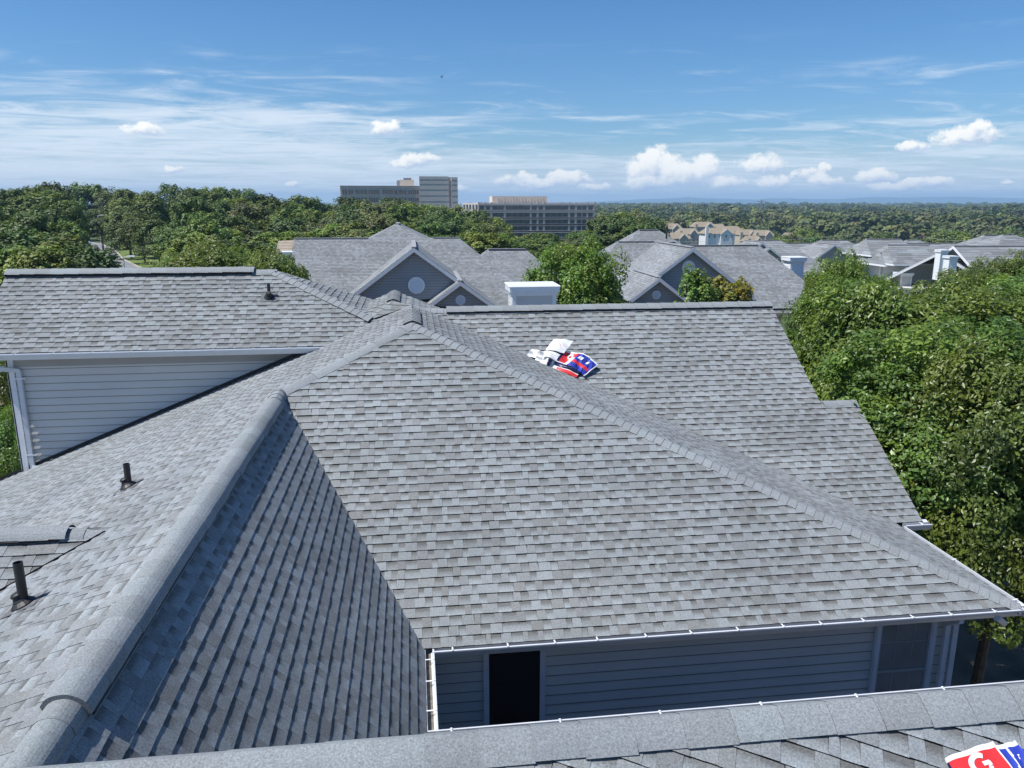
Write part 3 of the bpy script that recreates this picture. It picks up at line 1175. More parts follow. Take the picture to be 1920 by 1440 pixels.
# flashing where the roof meets the left wing's wall
mb = MB()
a, b = W(-1.10, YBW, F3z(-1.10)), W(-.19, YBW, F3z(-.19))
mb.face([a + Vector((0, -.03, .012)), b + Vector((0, -.03, .012)), b + Vector((0, -.026, .085)), a + Vector((0, -.026, .085))])
mb.face([a + Vector((0, -.03, .014)), b + Vector((0, -.03, .014)), b + Vector((0, -.085, .018)), a + Vector((0, -.085, .018))])
mb.build('step_flashing', M_BLACK, bld)


def downspout(pts, r=0.042, parent=bld, straps=()):
    m = MB()
    for p, q in zip(pts[:-1], pts[1:]):
        p, q = Vector(p), Vector(q)
        d = (q - p).normalized()
        m.bar(p - d * .015, q + d * .015, r * 2, r * 1.5, Vector((0, 1, 0)))
    o = m.build('downspout', M_GUTTER, parent)
    if straps:
        for z in straps:
            m = MB()
            x, y = pts[-2][0], pts[-2][1]
            m.box((x - .1, y - .036, z - .012), (x + .12, y - .030 + .002, z + .012))
            m.build('strap', M_WHITE, o)
    return o


xs_, ys_ = XCB * S + .22, YBW * S - .075
foot = H + F3z(XCB + .02) * S + .05
downspout([(XBL * S + .2, YBE * S - .06, zt + .05), (XBL * S + .22, YBE * S - .06, zt - .10), (xs_, ys_, zt - .26), (xs_, ys_, foot), (xs_ + .10, ys_ - .03, foot - .03)], straps=(zt - .42, foot + .25))

# openings of the courtyard wall
YF = YW1 * S - .02


def trim_box(m, x0, x1, z0, z1, y0, y1):
    m.box((x0, y0, z0), (x1, y1, z1))


ztop = H - .645 * S + .02
dl, dr = .0885 * S, .184 * S
dz0 = H - 1.0 * S
m = MB()
trim_box(m, dl + .07, dr - .07, dz0, ztop - .02, YF - .012, YF + .008)
for (ax, bx) in ((.12, .36), (.44, .68)):
    for (az_, bz_) in ((.10, .45), (.55, 1.25), (1.35, 1.9)):
        trim_box(m, dl + ax, dl + bx, ztop - .1 - bz_, ztop - .1 - az_, YF - .020, YF - .010)
dr_o = m.build('door', M_DOOR, bld)
m = MB()
trim_box(m, dl, dl + .075, dz0, ztop + .02, YF - .03, YF + .008)
trim_box(m, dr - .075, dr, dz0, ztop + .02, YF - .03, YF + .008)
m.build('door_frame', M_TRIM, dr_o)
wx0, wx1 = .723 * S, .830 * S
wz0, wz1 = H - .845 * S, ztop
m = MB()
for (a, b) in ((wx0, wx0 + .085), (wx1 - .085, wx1)):
    trim_box(m, a, b, wz0, wz1, YF - .036, YF + .008)
    trim_box(m, a + .02, b - .04, wz0, wz1, YF - .045, YF - .036)
trim_box(m, wx0, wx1, wz1, wz1 + .08, YF - .036, YF + .008)
trim_box(m, wx0 - .03, wx1 + .03, wz0 - .06, wz0, YF - .06, YF + .008)
wo = m.build('window', M_TRIM, bld)
m = MB()
trim_box(m, wx0 + .085, wx1 - .085, wz0, wz1, YF - .012, YF + .006)
m.build('pane', M_GLASS, wo)
M_SASH = mat_plain('sash_grey', (0.31, 0.33, 0.35), 0.5, 0.05)
m = MB()
zm = H - .748 * S
ax, bx = wx0 + .085, wx1 - .085
trim_box(m, ax, bx, zm - .02, zm + .02, YF - .022, YF - .0125)
for zz in (wz0, wz1 - .03):
    trim_box(m, ax, bx, zz, zz + .03, YF - .0215, YF - .0125)
for xx in (ax, bx - .028):
    trim_box(m, xx, xx + .028, wz0 + .03, wz1 - .03, YF - .021, YF - .0125)
m.build('sash', M_SASH, wo)
m = MB()
for t in (1 / 3, 2 / 3):
    trim_box(m, ax + (bx - ax) * t - .005, ax + (bx - ax) * t + .005, wz0 + .03, wz1 - .03, YF - .0165, YF - .0125)
for (a, b) in ((wz0, zm), (zm, wz1)):
    trim_box(m, ax + .03, bx - .03, (a + b) / 2 - .006, (a + b) / 2 + .006, YF - .0172, YF - .0125)
m.build('muntin', M_SASH, wo)
m = MB()
trim_box(m, .868 * S - .07, .868 * S + .01, 0, zs - .02, YF - .030, YF + .008)
m.build('corner_board', M_TRIM, bld)
downspout([(.846 * S, 1.0 * S + .02, zs + .02), (.846 * S, 1.0 * S + .02, zs - .08), (.845 * S, YF - .06, zs - .24), (.845 * S, YF - .06, .1)], r=.036)
m = MB()
m.tube((.905 * S, 1.0 * S - .02, zs - .03), (.93 * S, 1.0 * S + .1, zs - .2), .05, .05)
m.build('gutter_elbow', M_GUTTER, bld)

# --- plumbing vents


def vent_pipe(foot, normal, h, r=0.041, clean=False):
    foot = Vector(foot)
    up = Vector((0, 0, 1))
    m = MB()
    m.tube(foot - up * .05, foot + up * h, r, r, 16, caps=False)
    m.tube(foot + up * (h - .12), foot + up * h, r * .86, r * .86, 16, caps=False)
    m.face([foot + up * (h - .10) + Vector((math.cos(a) * r * .86, math.sin(a) * r * .86, 0)) for a in [i * .3927 for i in range(16)]])
    for i in range(16):
        a, b = i * .3927, (i + 1) * .3927
        m.face([foot + up * h + Vector((math.cos(a) * r, math.sin(a) * r, 0)), foot + up * h + Vector((math.cos(b) * r, math.sin(b) * r, 0)),
                foot + up * h + Vector((math.cos(b) * r * .86, math.sin(b) * r * .86, 0)), foot + up * h + Vector((math.cos(a) * r * .86, math.sin(a) * r * .86, 0))])
    o = m.build('vent_pipe', M_RUBBER, bld, smooth=False)
    n = Vector(normal).normalized()
    m = MB()
    for (a, b, ra, rb_) in ((-.01, .030, .118, .104), (.030, .066, .104, .066), (.066, .085, .070, .058), (.085, .115, .058, .048), (.115, .13, .060, .060), (.13, .145, .058, .044)):
        m.tube(foot + n * a, foot + n * b, ra, rb_, 18)
    m.build('boot', M_BLACK, o)
    m = MB()
    u = Vector((n.z, 0, -n.x)).normalized() if abs(n.x) > .1 else Vector((1, 0, 0))
    v = n.cross(u).normalized()
    c = foot + n * .017 - u * .0
    m.face([c - u * .17 - v * .15, c + u * .17 - v * .15, c + u * .17 + v * .15, c - u * .17 + v * .15], (0.13, 0.13, 0.135, 1))
    m.build('flashing', M_SHINGLE, o)


p3 = W(XL, YL, ZL)
for (px, py, h) in ((242, 914, .33), (46, 1136, .43)):
    vent_pipe(on_plane(px, py, p3, N3), N3, h)
vent_pipe(on_plane(505, 558, W(0, YBE, ZBE), NBf.normalized()), NBf, .30, r=.035)


def chimney(parent, base, w, d, h, face_mat=M_SIDING, capm=M_WHITE, cap_h=.16, over=.10, louvre=False, label=None, trim=.1):
    """boxed chimney chase: base is the centre of its foot"""
    x, y, z = base
    m = MB()
    ex = min(.15, h / 8)
    for pts in ([(x - w / 2, y - d / 2), (x + w / 2, y - d / 2)], [(x + w / 2, y - d / 2), (x + w / 2, y + d / 2)], [(x - w / 2, y - d / 2), (x - w / 2, y + d / 2)], [(x - w / 2, y + d / 2), (x + w / 2, y + d / 2)]):
        (a, b), (c, e) = pts
        F = [Vector((a, b, z)), Vector((c, e, z)), Vector((c, e, z + h)), Vector((a, b, z + h))]
        m.face(F)
        k = 0
        out = Vector(((a + c) / 2 - x, (b + e) / 2 - y, 0)).normalized()
        zz = z
        while zz < z + h - .02:
            t = min(zz + .15, z + h)
            o1 = out * .016
            o0 = out * .003
            m.face([Vector((a, b, zz)) + o1, Vector((c, e, zz)) + o1, Vector((c, e, t)) + o0, Vector((a, b, t)) + o0])
            m.face([Vector((a, b, zz)) + o1, Vector((c, e, zz)) + o1, Vector((c, e, zz)), Vector((a, b, zz))], (.6, .6, .6, 1))
            zz = t
    o = m.build('chimney', face_mat, parent, label)
    m = MB()
    for sx in (-1, 1):
        for sy in (-1, 1):
            cx, cy = x + sx * (w / 2 - trim / 2 + .02), y + sy * (d / 2 - trim / 2 + .02)
            m.box((cx - trim / 2 - .004, cy - trim / 2 - .004, z), (cx + trim / 2 + .004, cy + trim / 2 + .004, z + h - .001))
    m.build('corner_trim', capm, o)
    m = MB()
    zc = z + h
    m.box((x - w / 2 - over, y - d / 2 - over, zc), (x + w / 2 + over, y + d / 2 + over, zc + cap_h))
    m.box((x - w / 2 - over * .55, y - d / 2 - over * .55, zc - .09), (x + w / 2 + over * .55, y + d / 2 + over * .55, zc))
    m.hexa([(x - w / 2 - over - .02, y - d / 2 - over - .02, zc + cap_h), (x + w / 2 + over + .02, y - d / 2 - over - .02, zc + cap_h), (x + w / 2 + over + .02, y + d / 2 + over + .02, zc + cap_h), (x - w / 2 - over - .02, y + d / 2 + over + .02, zc + cap_h)],
           [(x - w / 2 - over, y - d / 2 - over, zc + cap_h + .03), (x + w / 2 + over, y - d / 2 - over, zc + cap_h + .03), (x + w / 2 + over, y + d / 2 + over, zc + cap_h + .03), (x - w / 2 - over, y + d / 2 + over, zc + cap_h + .03)])
    m.build('chimney_cap', capm, o)
    return o


cp = at(1002, 548, 20.6)
chimney(bld, (cp.x, 20.6 + .45, cp.z - 2.6), 1.16, .9, 2.6, label='boxed chimney with a white cap behind the right ridge')



# ------------------------------------------------------------------ houses beyond


def rake_trim(m, a, b, out, w=.03, h=.24):
    """board along a gable edge; out points away from the wall"""
    a, b, o = Vector(a), Vector(b), Vector(out)
    up = Vector((0, 0, -1))
    m.hexa([a, b, b + up * h, a + up * h], [a + o * w, b + o * w, b + up * h + o * w, a + up * h + o * w])


def slab(poly, seed, lod, mb):
    if lod == 1:
        shingles(mb, poly, seed, lod=1)
    else:
        F = Frame2(poly)
        rnd = random.Random(seed)
        lo, hi = min(p[1] for p in F.p2), max(p[1] for p in F.p2)
        u0, u1 = min(p[0] for p in F.p2), max(p[0] for p in F.p2)
        v = lo
        while v < hi:
            u = u0 - rnd.uniform(0, 1)
            while u < u1:
                du = rnd.uniform(.6, 2.2)
                q = clip([(u, v), (u + du, v), (u + du, v + .45), (u, v + .45)], F.p2)
                if len(q) > 2:
                    t = rnd.uniform(.80, 1.1)
                    c = TONES[rnd.choice((0, 1, 1, 2))]
                    mb.face([F.P(a, b, .02 * (1 - (b - v) / .45)) for a, b in q], (c[0] * t, c[1] * t, c[2] * t, 1))
                u += du
            v += .45


def roof_block(mb, P, Q, ze, sl, ends, seed, lod, hip_sl=0.5, sr=None):
    """ridge P->Q, eaves at level ze; ends 'g' gable or 'h' hip; returns eave corners"""
    P, Q = Vector(P), Vector(Q)
    d = (Q - P)
    d.z = 0
    d.normalize()
    e = Vector((d.y, -d.x, 0))
    zr = P.z
    sr = sr or sl
    rl, rr = (zr - ze) / sl, (zr - ze) / sr
    hp = (zr - ze) / hip_sl if ends[0] == 'h' else 0
    hq = (zr - ze) / hip_sl if ends[1] == 'h' else 0
    dz = Vector((0, 0, ze - zr))
    Pl, Pr = P - e * rl - d * hp + dz, P + e * rr - d * hp + dz
    Ql, Qr = Q - e * rl + d * hq + dz, Q + e * rr + d * hq + dz
    slab([Pr, Qr, Q, P], seed, lod, mb)
    slab([Ql, Pl, P, Q], seed + 1, lod, mb)
    if hp:
        slab([Pl, Pr, P], seed + 2, lod, mb)
    if hq:
        slab([Qr, Ql, Q], seed + 3, lod, mb)
    return Pl, Pr, Ql, Qr


def ridge_line(mb, pts, h=.05, w=.16, tone=.27):
    for a, b in zip(pts[:-1], pts[1:]):
        mb.bar(Vector(a) + Vector((0, 0, h * .3)), Vector(b) + Vector((0, 0, h * .3)), w * 1.6, h, col=(tone, tone * 1.03, tone * 1.08, 1))


def round_vent(parent, c, r, facing=(0, -1, 0)):
    """round louvred gable vent"""
    c = Vector(c)
    o = Vector(facing)
    u = o.cross(Vector((0, 0, 1))).normalized()
    z = Vector((0, 0, 1))
    m = MB()
    n = 28
    for i in range(n):
        a, b = i * 2 * math.pi / n, (i + 1) * 2 * math.pi / n
        for (r0, r1, h0, h1) in ((r, r * .97, .0, .05), (r * .97, r * .84, .05, .05), (r * .84, r * .82, .05, .012)):
            m.face([c + u * math.cos(a) * r0 + z * math.sin(a) * r0 + o * h0, c + u * math.cos(b) * r0 + z * math.sin(b) * r0 + o * h0,
                    c + u * math.cos(b) * r1 + z * math.sin(b) * r1 + o * h1, c + u * math.cos(a) * r1 + z * math.sin(a) * r1 + o * h1])
    v = m.build('gable_vent', M_VENT, parent)
    m = MB()
    k = 11
    for i in range(k):
        zz = -r * .82 + (i + .5) * 2 * r * .82 / k
        hw = math.sqrt(max(0.0, (r * .83) ** 2 - zz ** 2))
        t = r * .82 / k
        m.face([c + u * hw + z * (zz - t) + o * .035, c - u * hw + z * (zz - t) + o * .035, c - u * hw + z * (zz + t * .7) + o * .010, c + u * hw + z * (zz + t * .7) + o * .010])
        m.face([c + u * hw + z * (zz + t * .7) + o * .010, c - u * hw + z * (zz + t * .7) + o * .010, c - u * hw + z * (zz + t) + o * .008, c + u * hw + z * (zz + t) + o * .008], (.3, .3, .3, 1))
    m.build('louvre', M_VENT, v)
    return v


def gable_front(parent, apex, half, sl, depth, seed, lod, vent=None, over=.35, foot=None, wall_mat=M_GABLE, expo=.152, ridge_tone=.29):
    """cross gable facing the camera: apex is the front tip of its ridge; runs back by depth"""
    ax, ay, az_ = apex
    hl, hr = half
    mb = MB()
    for (hw, sg, sd) in ((hl, -1, 0), (hr, 1, 1)):
        a, b = Vector(apex), Vector((ax, ay + depth, az_))
        c, d = Vector((ax + sg * hw, ay + depth, az_ - sl * hw)), Vector((ax + sg * hw, ay, az_ - sl * hw))
        slab([a, b, c, d], seed + sd, lod, mb)
    ridge_line(mb, [apex, (ax, ay + depth, az_)], tone=ridge_tone)
    r = mb.build('roof', M_SHINGLE_FAR, parent)
    yw = ay + over
    zlow = foot if foot is not None else az_ - sl * max(hl, hr) - 3
    m = MB()
    tri = [(ax - hl + .12, yw, az_ - sl * (hl - .12) - .1), (ax + hr - .12, yw, az_ - sl * (hr - .12) - .1), (ax, yw, az_ - .1)]
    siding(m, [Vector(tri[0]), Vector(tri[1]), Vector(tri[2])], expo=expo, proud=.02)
    if hl > .5:
        zb_ = min(tri[0][2], tri[1][2])
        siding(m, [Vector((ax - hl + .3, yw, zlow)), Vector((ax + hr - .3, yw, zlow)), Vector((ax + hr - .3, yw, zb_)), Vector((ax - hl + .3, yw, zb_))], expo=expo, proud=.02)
        m.face([(ax - hl + .3, yw, zlow), (ax - hl + .3, yw + depth, zlow), (ax - hl + .3, yw + depth, tri[0][2]), (ax - hl + .3, yw, tri[0][2])])
        m.face([(ax + hr - .3, yw, zlow), (ax + hr - .3, yw + depth, zlow), (ax + hr - .3, yw + depth, tri[1][2]), (ax + hr - .3, yw, tri[1][2])])
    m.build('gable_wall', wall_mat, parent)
    m = MB()
    for (hw, sg) in ((hl, -1), (hr, 1)):
        rake_trim(m, Vector((ax, ay, az_ - .015)), Vector((ax + sg * hw, ay, az_ - sl * hw - .015)), (0, -1, 0), .04, .23)
        m.hexa([Vector((ax, ay, az_ - .03)), Vector((ax + sg * hw, ay, az_ - sl * hw - .03)), Vector((ax + sg * hw, yw, az_ - sl * hw - .03)), Vector((ax, yw, az_ - .03))],
               [Vector((ax, ay, az_ - .07)), Vector((ax + sg * hw, ay, az_ - sl * hw - .07)), Vector((ax + sg * hw, yw, az_ - sl * hw - .07)), Vector((ax, yw, az_ - .07))])
    m.build('rake_board', M_TRIM, r)
    if vent:
        round_vent(parent, (ax + vent[1], yw - .03, az_ - vent[0]), vent[2])
    return r


def far_window(parent, x0, x1, z0, z1, y, frame=M_WHITE, d=.05):
    m = MB()
    t = .09
    m.box((x0 - t, y - d, z0 - t), (x0, y, z1 + t))
    m.box((x1, y - d, z0 - t), (x1 + t, y, z1 + t))
    m.box((x0, y - d, z1), (x1, y, z1 + t))
    m.box((x0, y - d, z0 - t), (x1, y, z0))
    m.box((x0, y - d * .8, (z0 + z1) / 2 - .025), (x1, y - .02, (z0 + z1) / 2 + .025))
    w = m.build('window', frame, parent)
    m = MB()
    m.box((x0, y - .018, z0), (x1, y - .002, z1))
    m.build('pane', M_GLASS, w)


# --- house behind the peak (double front gable)
def twin_gable_house(label, loc, big, small, vent_big, vent_small, blocks, seed, fill, hips=()):
    h = empty('gabled_house', loc, label, 'house', 'grey gabled apartment houses')
    mb = MB()
    for i, (P, Q, ze, sl, ends, hs) in enumerate(blocks):
        roof_block(mb, P, Q, ze, sl, ends, seed + i * 7, 1, hs)
        if not (hips and i == 0):
            ridge_line(mb, [P, Q], tone=.24)
    for (a, b) in hips:
        ridge_line(mb, [a, b], tone=.30, w=.13)
    mb.build('roof', M_SHINGLE_FAR, h)
    gable_front(h, big[0], big[1], big[2], big[3], seed + 80, 1, vent_big)
    gable_front(h, small[0], small[1], small[2], small[3], seed + 90, 1, vent_small)
    mb = MB()
    for (lo, hi) in fill:
        mb.box(lo, hi)
    mb.build('wall', M_SIDING, h)
    return h


YD = 42.0
bigD = at(776, 464, YD)
smD = at(863, 527, YD - .9)
RD = at(620, 447, 50.0)
xl, xr = at(552, 447, 50).x, at(860, 453, 50).x
pk = at(745, 420, 51.4)
zeD = RD.z - 4.9
hD = twin_gable_house('grey house with two front gables just behind the peak of the near roof', (bigD.x, 50, 0),
    (bigD, (4.1, 3.6), .74, 8.5), (smD, (1.75, 2.6), .72, 6.0), (2.05, .08, .46), (1.05, .02, .27),
    [((xl, 50, RD.z), (xr, 50, RD.z), zeD, .66, 'gh', .80), ((pk.x, pk.y, pk.z), (pk.x, pk.y + 3.5, pk.z), zeD + 1.5, .50, 'hh', .66)], 200,
    [((xl + .4, 44.0, 0), (xr + 3.2, 56.2, zeD - .1)), ((bigD.x - 3.6, YD + .4, 0), (bigD.x + 3.2, 46, zeD + 1.0))],
    hips=(((xl, 50, RD.z), (at(690, 447, 50).x, 50, RD.z)), ((at(812, 453, 50).x, 50, RD.z), (xr, 50, RD.z))))
# lower roof to the right of it, and a chimney block on its left
q1, q2 = at(915, 467, 62), at(985, 467, 62)
mb = MB()
roof_block(mb, q1, q2, q1.z - 3.6, .62, 'hh', 231, 1, .9)
ridge_line(mb, [q1, q2], tone=.22, w=.3)
mb.build('roof', M_SHINGLE_FAR, hD)
mb = MB()
mb.box((q1.x - 3, 57.2, 0), (q2.x + 3, 66.5, q1.z - 3.7))
mb.build('wall', M_SIDING, hD)

YE = 43.0
bigE = at(1300, 464, YE)
smE = at(1237, 520, YE - .9)
RE_ = at(1188, 453, 52)
R2 = at(1370, 460, 48)
xe0, xe1 = at(1158, 452, 52).x, at(1226, 452, 52).x
xr0, xr1 = at(1310, 460, 48).x, at(1420, 460, 48).x
pkE0, pkE1 = at(1198, 431, 56), at(1234, 431, 56)
hE = twin_gable_house('grey house with two front gables behind the small sapling and right of the round maple', (bigE.x, 50, 0),
    (bigE, (3.5, 3.9), .74, 6.5), (smE, (2.6, 2.3), .74, 5.0), (1.15, -.12, .40), (1.02, -.05, .25),
    [((xe0, 52, RE_.z), (xe1, 52, RE_.z), RE_.z - 4.6, .66, 'hg', .85), ((xr0 - 1, 48, R2.z), (xr1, 48, R2.z), R2.z - 3.35, .60, 'gg', .66), ((pkE0.x, 56, pkE0.z), (pkE1.x, 56, pkE1.z), pkE0.z - 4.6, .62, 'hh', .75)], 300,
    [((xe0 + .2, 46, 0), (xe1 + 3, 58, RE_.z - 4.7)), ((xr0 - 2, 43.4, 0), (xr1 - .3, 52.5, R2.z - 3.45)), ((bigE.x - 3.0, YE + .4, 0), (bigE.x + 3.4, 47, R2.z - 3.3))],
    hips=())
ce = at(1490, 505, 47.0)
chimney(hE, (ce.x, 47.2, ce.z - 2.2), .86, .95, 2.75, face_mat=M_WHITE, cap_h=.22, over=.14, label='white louvred chimney', trim=.12)
mb = MB()
er, el_ = at(1525, 567, 42.6), at(1450, 567, 42.6)
roof_block(mb, (xr0, 48, R2.z - .02), (xr1 + .1, 48, R2.z - .02), R2.z - 3.6, .62, 'gh', 318, 1, 1.2)
mb.build('roof', M_SHINGLE_FAR, hE)
gutter((xr1 - 3, 42.4, R2.z - 3.62), (xr1 + 3.2, 42.4, R2.z - 3.62), (0, -1, 0), parent=hE, hang=2.0)
for hh in (hD, hE):
    pass
vent_b = on_plane(1250, 437, at(1240, 437, 54.5), Vector((0, -1, .3)))
m = MB()
m.tube(vent_b - Vector((0, 0, .4)), vent_b + Vector((0, 0, .45)), .07, .07, 10)
m.build('vent_pipe', M_RUBBER, hE)
# black boxes for the dark eave soffits under the small gables
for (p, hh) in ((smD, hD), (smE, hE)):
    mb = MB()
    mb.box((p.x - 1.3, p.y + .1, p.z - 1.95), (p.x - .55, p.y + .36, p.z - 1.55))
    mb.build('dark_soffit', M_DOOR, hh)
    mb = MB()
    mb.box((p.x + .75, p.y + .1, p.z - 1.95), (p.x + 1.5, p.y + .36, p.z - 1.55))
    mb.build('dark_soffit', M_DOOR, hh)

# --- row of grey roofs to the right


def row_house(label, loc, blocks, walls, gables=(), chims=(), wins=(), seed=0, group='grey roofed houses in the far row', wall_mat=M_SIDING):
    h = empty('row_house', loc, label, 'house', group)
    mb = MB()
    for i, (P, Q, dz, sl, ends, hs) in enumerate(blocks):
        roof_block(mb, P, Q, P[2] - dz, sl, ends, seed + i * 5, 2, hs)
        ridge_line(mb, [P, Q], tone=.22, w=.22)
    r = mb.build('roof', M_SHINGLE_FAR, h)
    for (P, Q, dz, sl, ends, hs) in blocks:
        m = MB()
        corners = []
        P, Q = Vector(P), Vector(Q)
        d = (Q - P)
        d.z = 0
        d.normalize()
        e = Vector((d.y, -d.x, 0))
        ze = P.z - dz
        run = dz / sl
        for (X, end, sg) in ((P, ends[0], -1), (Q, ends[1], 1)):
            if end == 'g':
                for s2 in (-1, 1):
                    b = X + e * run * s2
                    b.z = ze
                    rake_trim(m, X - Vector((0, 0, .02)), b - Vector((0, 0, .02)), d * sg, .05, .3)
        for s2 in (-1, 1):
            a, b = P + e * run * s2, Q + e * run * s2
            hp = dz / hs if ends[0] == 'h' else 0
            hq = dz / hs if ends[1] == 'h' else 0
            a, b = a - d * hp, b + d * hq
            a.z = b.z = ze - .12
            m.bar(a, b, .12, .2)
            corners.append((a, b))
        for k, end in ((0, ends[0]), (1, ends[1])):
            if end == 'h':
                m.bar(corners[0][k], corners[1][k], .12, .2)
        m.build('fascia', M_WHITE, r)
    for i, (lo, hi, mt) in enumerate(walls):
        mb = MB()
        x0, y0, z0 = lo
        x1, y1, z1 = hi
        mb.box(lo, hi)
        zz = z0
        zz = max(z0, z1 - 6)
        while zz < z1:
            mb.face([(x0, y0 - .03, zz), (x1, y0 - .03, zz), (x1, y0 - .005, zz + .2), (x0, y0 - .005, zz + .2)])
            zz += .2
        mb.build('wall', mt, h)
        for x in (x0, x1):
            m = MB()
            m.box((x - .1, y0 - .06, z0), (x + .1, y0 + .15, z1 - .01))
            m.build('corner_board', M_WHITE, h)
    for g in gables:
        gable_front(h, *g)
    for c in chims:
        chimney(h, *c[0], **c[1])
    for w_ in wins:
        far_window(h, *w_)
    return h


def px2(x, y, Y):
    p = at(x, y, Y)
    return (p.x, p.y, p.z)


# leftmost of the row: small twin gable in front of a long roof
a, b = px2(1395, 452, 96), px2(1455, 452, 96)
g1 = px2(1446, 447, 90)
row_house('grey roofed house with a small twin gable left of the long flat ridge', (a[0], 96, 0),
    [(a, px2(1462, 450, 96), 3.6, .55, 'gh', .8)],
    [((a[0], 91, 0), (b[0] + 3, 101, a[2] - 3.6), M_SIDING)],
    gables=[(px2(1430, 454, 90), (2.2, 2.4), .72, 5, 401, 2, None, .3, None, M_SIDING_LIGHT), (px2(1444, 464, 89), (1.3, 2.0), .72, 4, 404, 2, None, .3)], seed=400)
a, b = px2(1462, 456, 112), px2(1660, 456, 112)
row_house('long low grey roof running behind the gabled houses of the far row', (a[0] + 8, 112, 0),
    [(a, b, 3.0, .5, 'gg', .8)], [((a[0] + .4, 107, 0), (b[0] - .4, 117, a[2] - 3), M_SIDING)], seed=420)
a, b = px2(1545, 452, 98), px2(1582, 450, 98)
row_house('grey hipped house with one front gable behind the leafy tree top', (a[0], 96, 0),
    [(px2(1540, 450, 98), px2(1585, 450, 98), 3.8, .55, 'hh', .62)],
    [((a[0] - 4, 93, 0), (b[0] + 5, 103, a[2] - 3.8), M_SIDING)],
    gables=[(px2(1566, 458, 92.5), (2.6, 3.6), .70, 5, 441, 2, None, .3)],
    wins=[(at(1598, 490, 92.6).x, at(1606, 490, 92.6).x, at(1598, 500, 92.6).z, at(1598, 486, 92.6).z, 92.9)], seed=440)
# tall house with stepped roofs
a, b = px2(1624, 448, 88), px2(1688, 448, 88)
row_house('tall grey house with stepped roofs and a white corner post in the far row', (a[0] + 2, 88, 0),
    [(a, b, 1.7, .55, 'hh', 1.6), (px2(1650, 474, 84), px2(1672, 474, 84), 1.2, .5, 'hh', 1.6)],
    [((a[0] + .4, 85, 0), (a[0] + 5.0, 91, a[2] - 1.7), M_SIDING), ((a[0] + .9, 81.8, 0), (a[0] + 3.4, 86, a[2] - 3.3), M_SIDING)], seed=460)
a, b = px2(1664, 459, 84), px2(1742, 459, 84)
wz = a[2]
row_house('broad grey house with pale siding and a white chimney in front of its wall', (a[0] + 3, 82, 0),
    [(a, b, 1.9, .52, 'hh', 1.4)],
    [((a[0] + .3, 80.6, 0), (a[0] + 3.6, 87.5, wz - 1.8), M_SIDING), ((a[0] + 3.6, 80.9, 0), (b[0] + 2.5, 87.5, wz - 1.8), M_SIDING_LIGHT)],
    chims=[((( at(1696, 495, 79).x, 79, wz - 7.0), 1.25, 1.2, 4.0), dict(face_mat=M_SIDING_LIGHT, cap_h=.25, over=.14))], seed=480)
# shed roof and twin white chimneys
a, b = px2(1735, 478, 78), px2(1768, 478, 78)
hs_ = row_house('low grey shed roof running down beside the twin white chimneys', (a[0], 78, 0),
    [(px2(1762, 472, 76), px2(1762, 470, 86), 3.4, .62, 'gg', .6)],
    [((a[0] - 3.6, 76.5, 0), (b[0] + .2, 86, a[2] - 3.4), M_SIDING)],
    chims=[(((at(1770, 480, 75).x, 75.4, at(1770, 480, 75).z - 2.5), .8, .8, 2.9), dict(face_mat=M_WHITE, cap_h=.2, over=.10)),
           (((at(1787, 488, 73).x, 73.4, at(1787, 488, 73).z - 2.2), .85, .85, 2.4), dict(face_mat=M_WHITE, cap_h=.2, over=.12))], seed=500)
# large roof at the right edge
a, b = px2(1788, 461, 80), px2(1852, 461, 80)
row_house('large grey roof with a gable end at the right edge of the far row', (a[0] + 6, 82, 0),
    [(a, px2(1990, 461, 80), 4.6, .62, 'gg', .6), (px2(1845, 441, 92), px2(1868, 441, 92), 4.4, .58, 'hh', .55), (px2(1880, 440, 88), px2(1902, 441, 88), 3.6, .5, 'hh', .5)],
    [((a[0] + .3, 73.5, 0), (a[0] + 24, 87, a[2] - 4.5), M_SIDING), ((at(1835, 450, 92).x - 4, 86, 0), (at(1895, 450, 92).x + 6, 97, a[2] - 2.8), M_SIDING)], seed=520)
a, b = px2(1690, 456, 108), px2(1800, 456, 108)
row_house('grey roof glimpsed between the tall house and the large right-hand roof', (a[0], 108, 0),
    [(a, b, 2.4, .5, 'gg', .6), (px2(1700, 450, 112), px2(1722, 450, 112), 2.4, .5, 'hh', .6)], [((a[0], 104, 0), (b[0], 112, a[2] - 2.4), M_SIDING)], seed=540)
# bits of houses seen through the leaves
for i, (x, y, Y, lb) in enumerate(((1900, 556, 52, 'pale house wall seen through leaves at the right edge'),)):
    p = at(x, y, Y)
    h = empty('row_house', (p.x, Y, 0), lb, 'house')
    mb = MB()
    siding(mb, [Vector((p.x - 2, Y, 0)), Vector((p.x + 5, Y, 0)), Vector((p.x + 5, Y, p.z + .6)), Vector((p.x - 2, Y, p.z + .6))])
    mb.build('wall', M_WHITE, h)
    mb = MB()
    roof_block(mb, (p.x + 1, Y + 3, p.z + 1.6), (p.x + 6, Y + 3, p.z + 1.6), p.z + .5, .4, 'gg', 7, 2)
    mb.build('roof', M_SHINGLE_FAR, h)
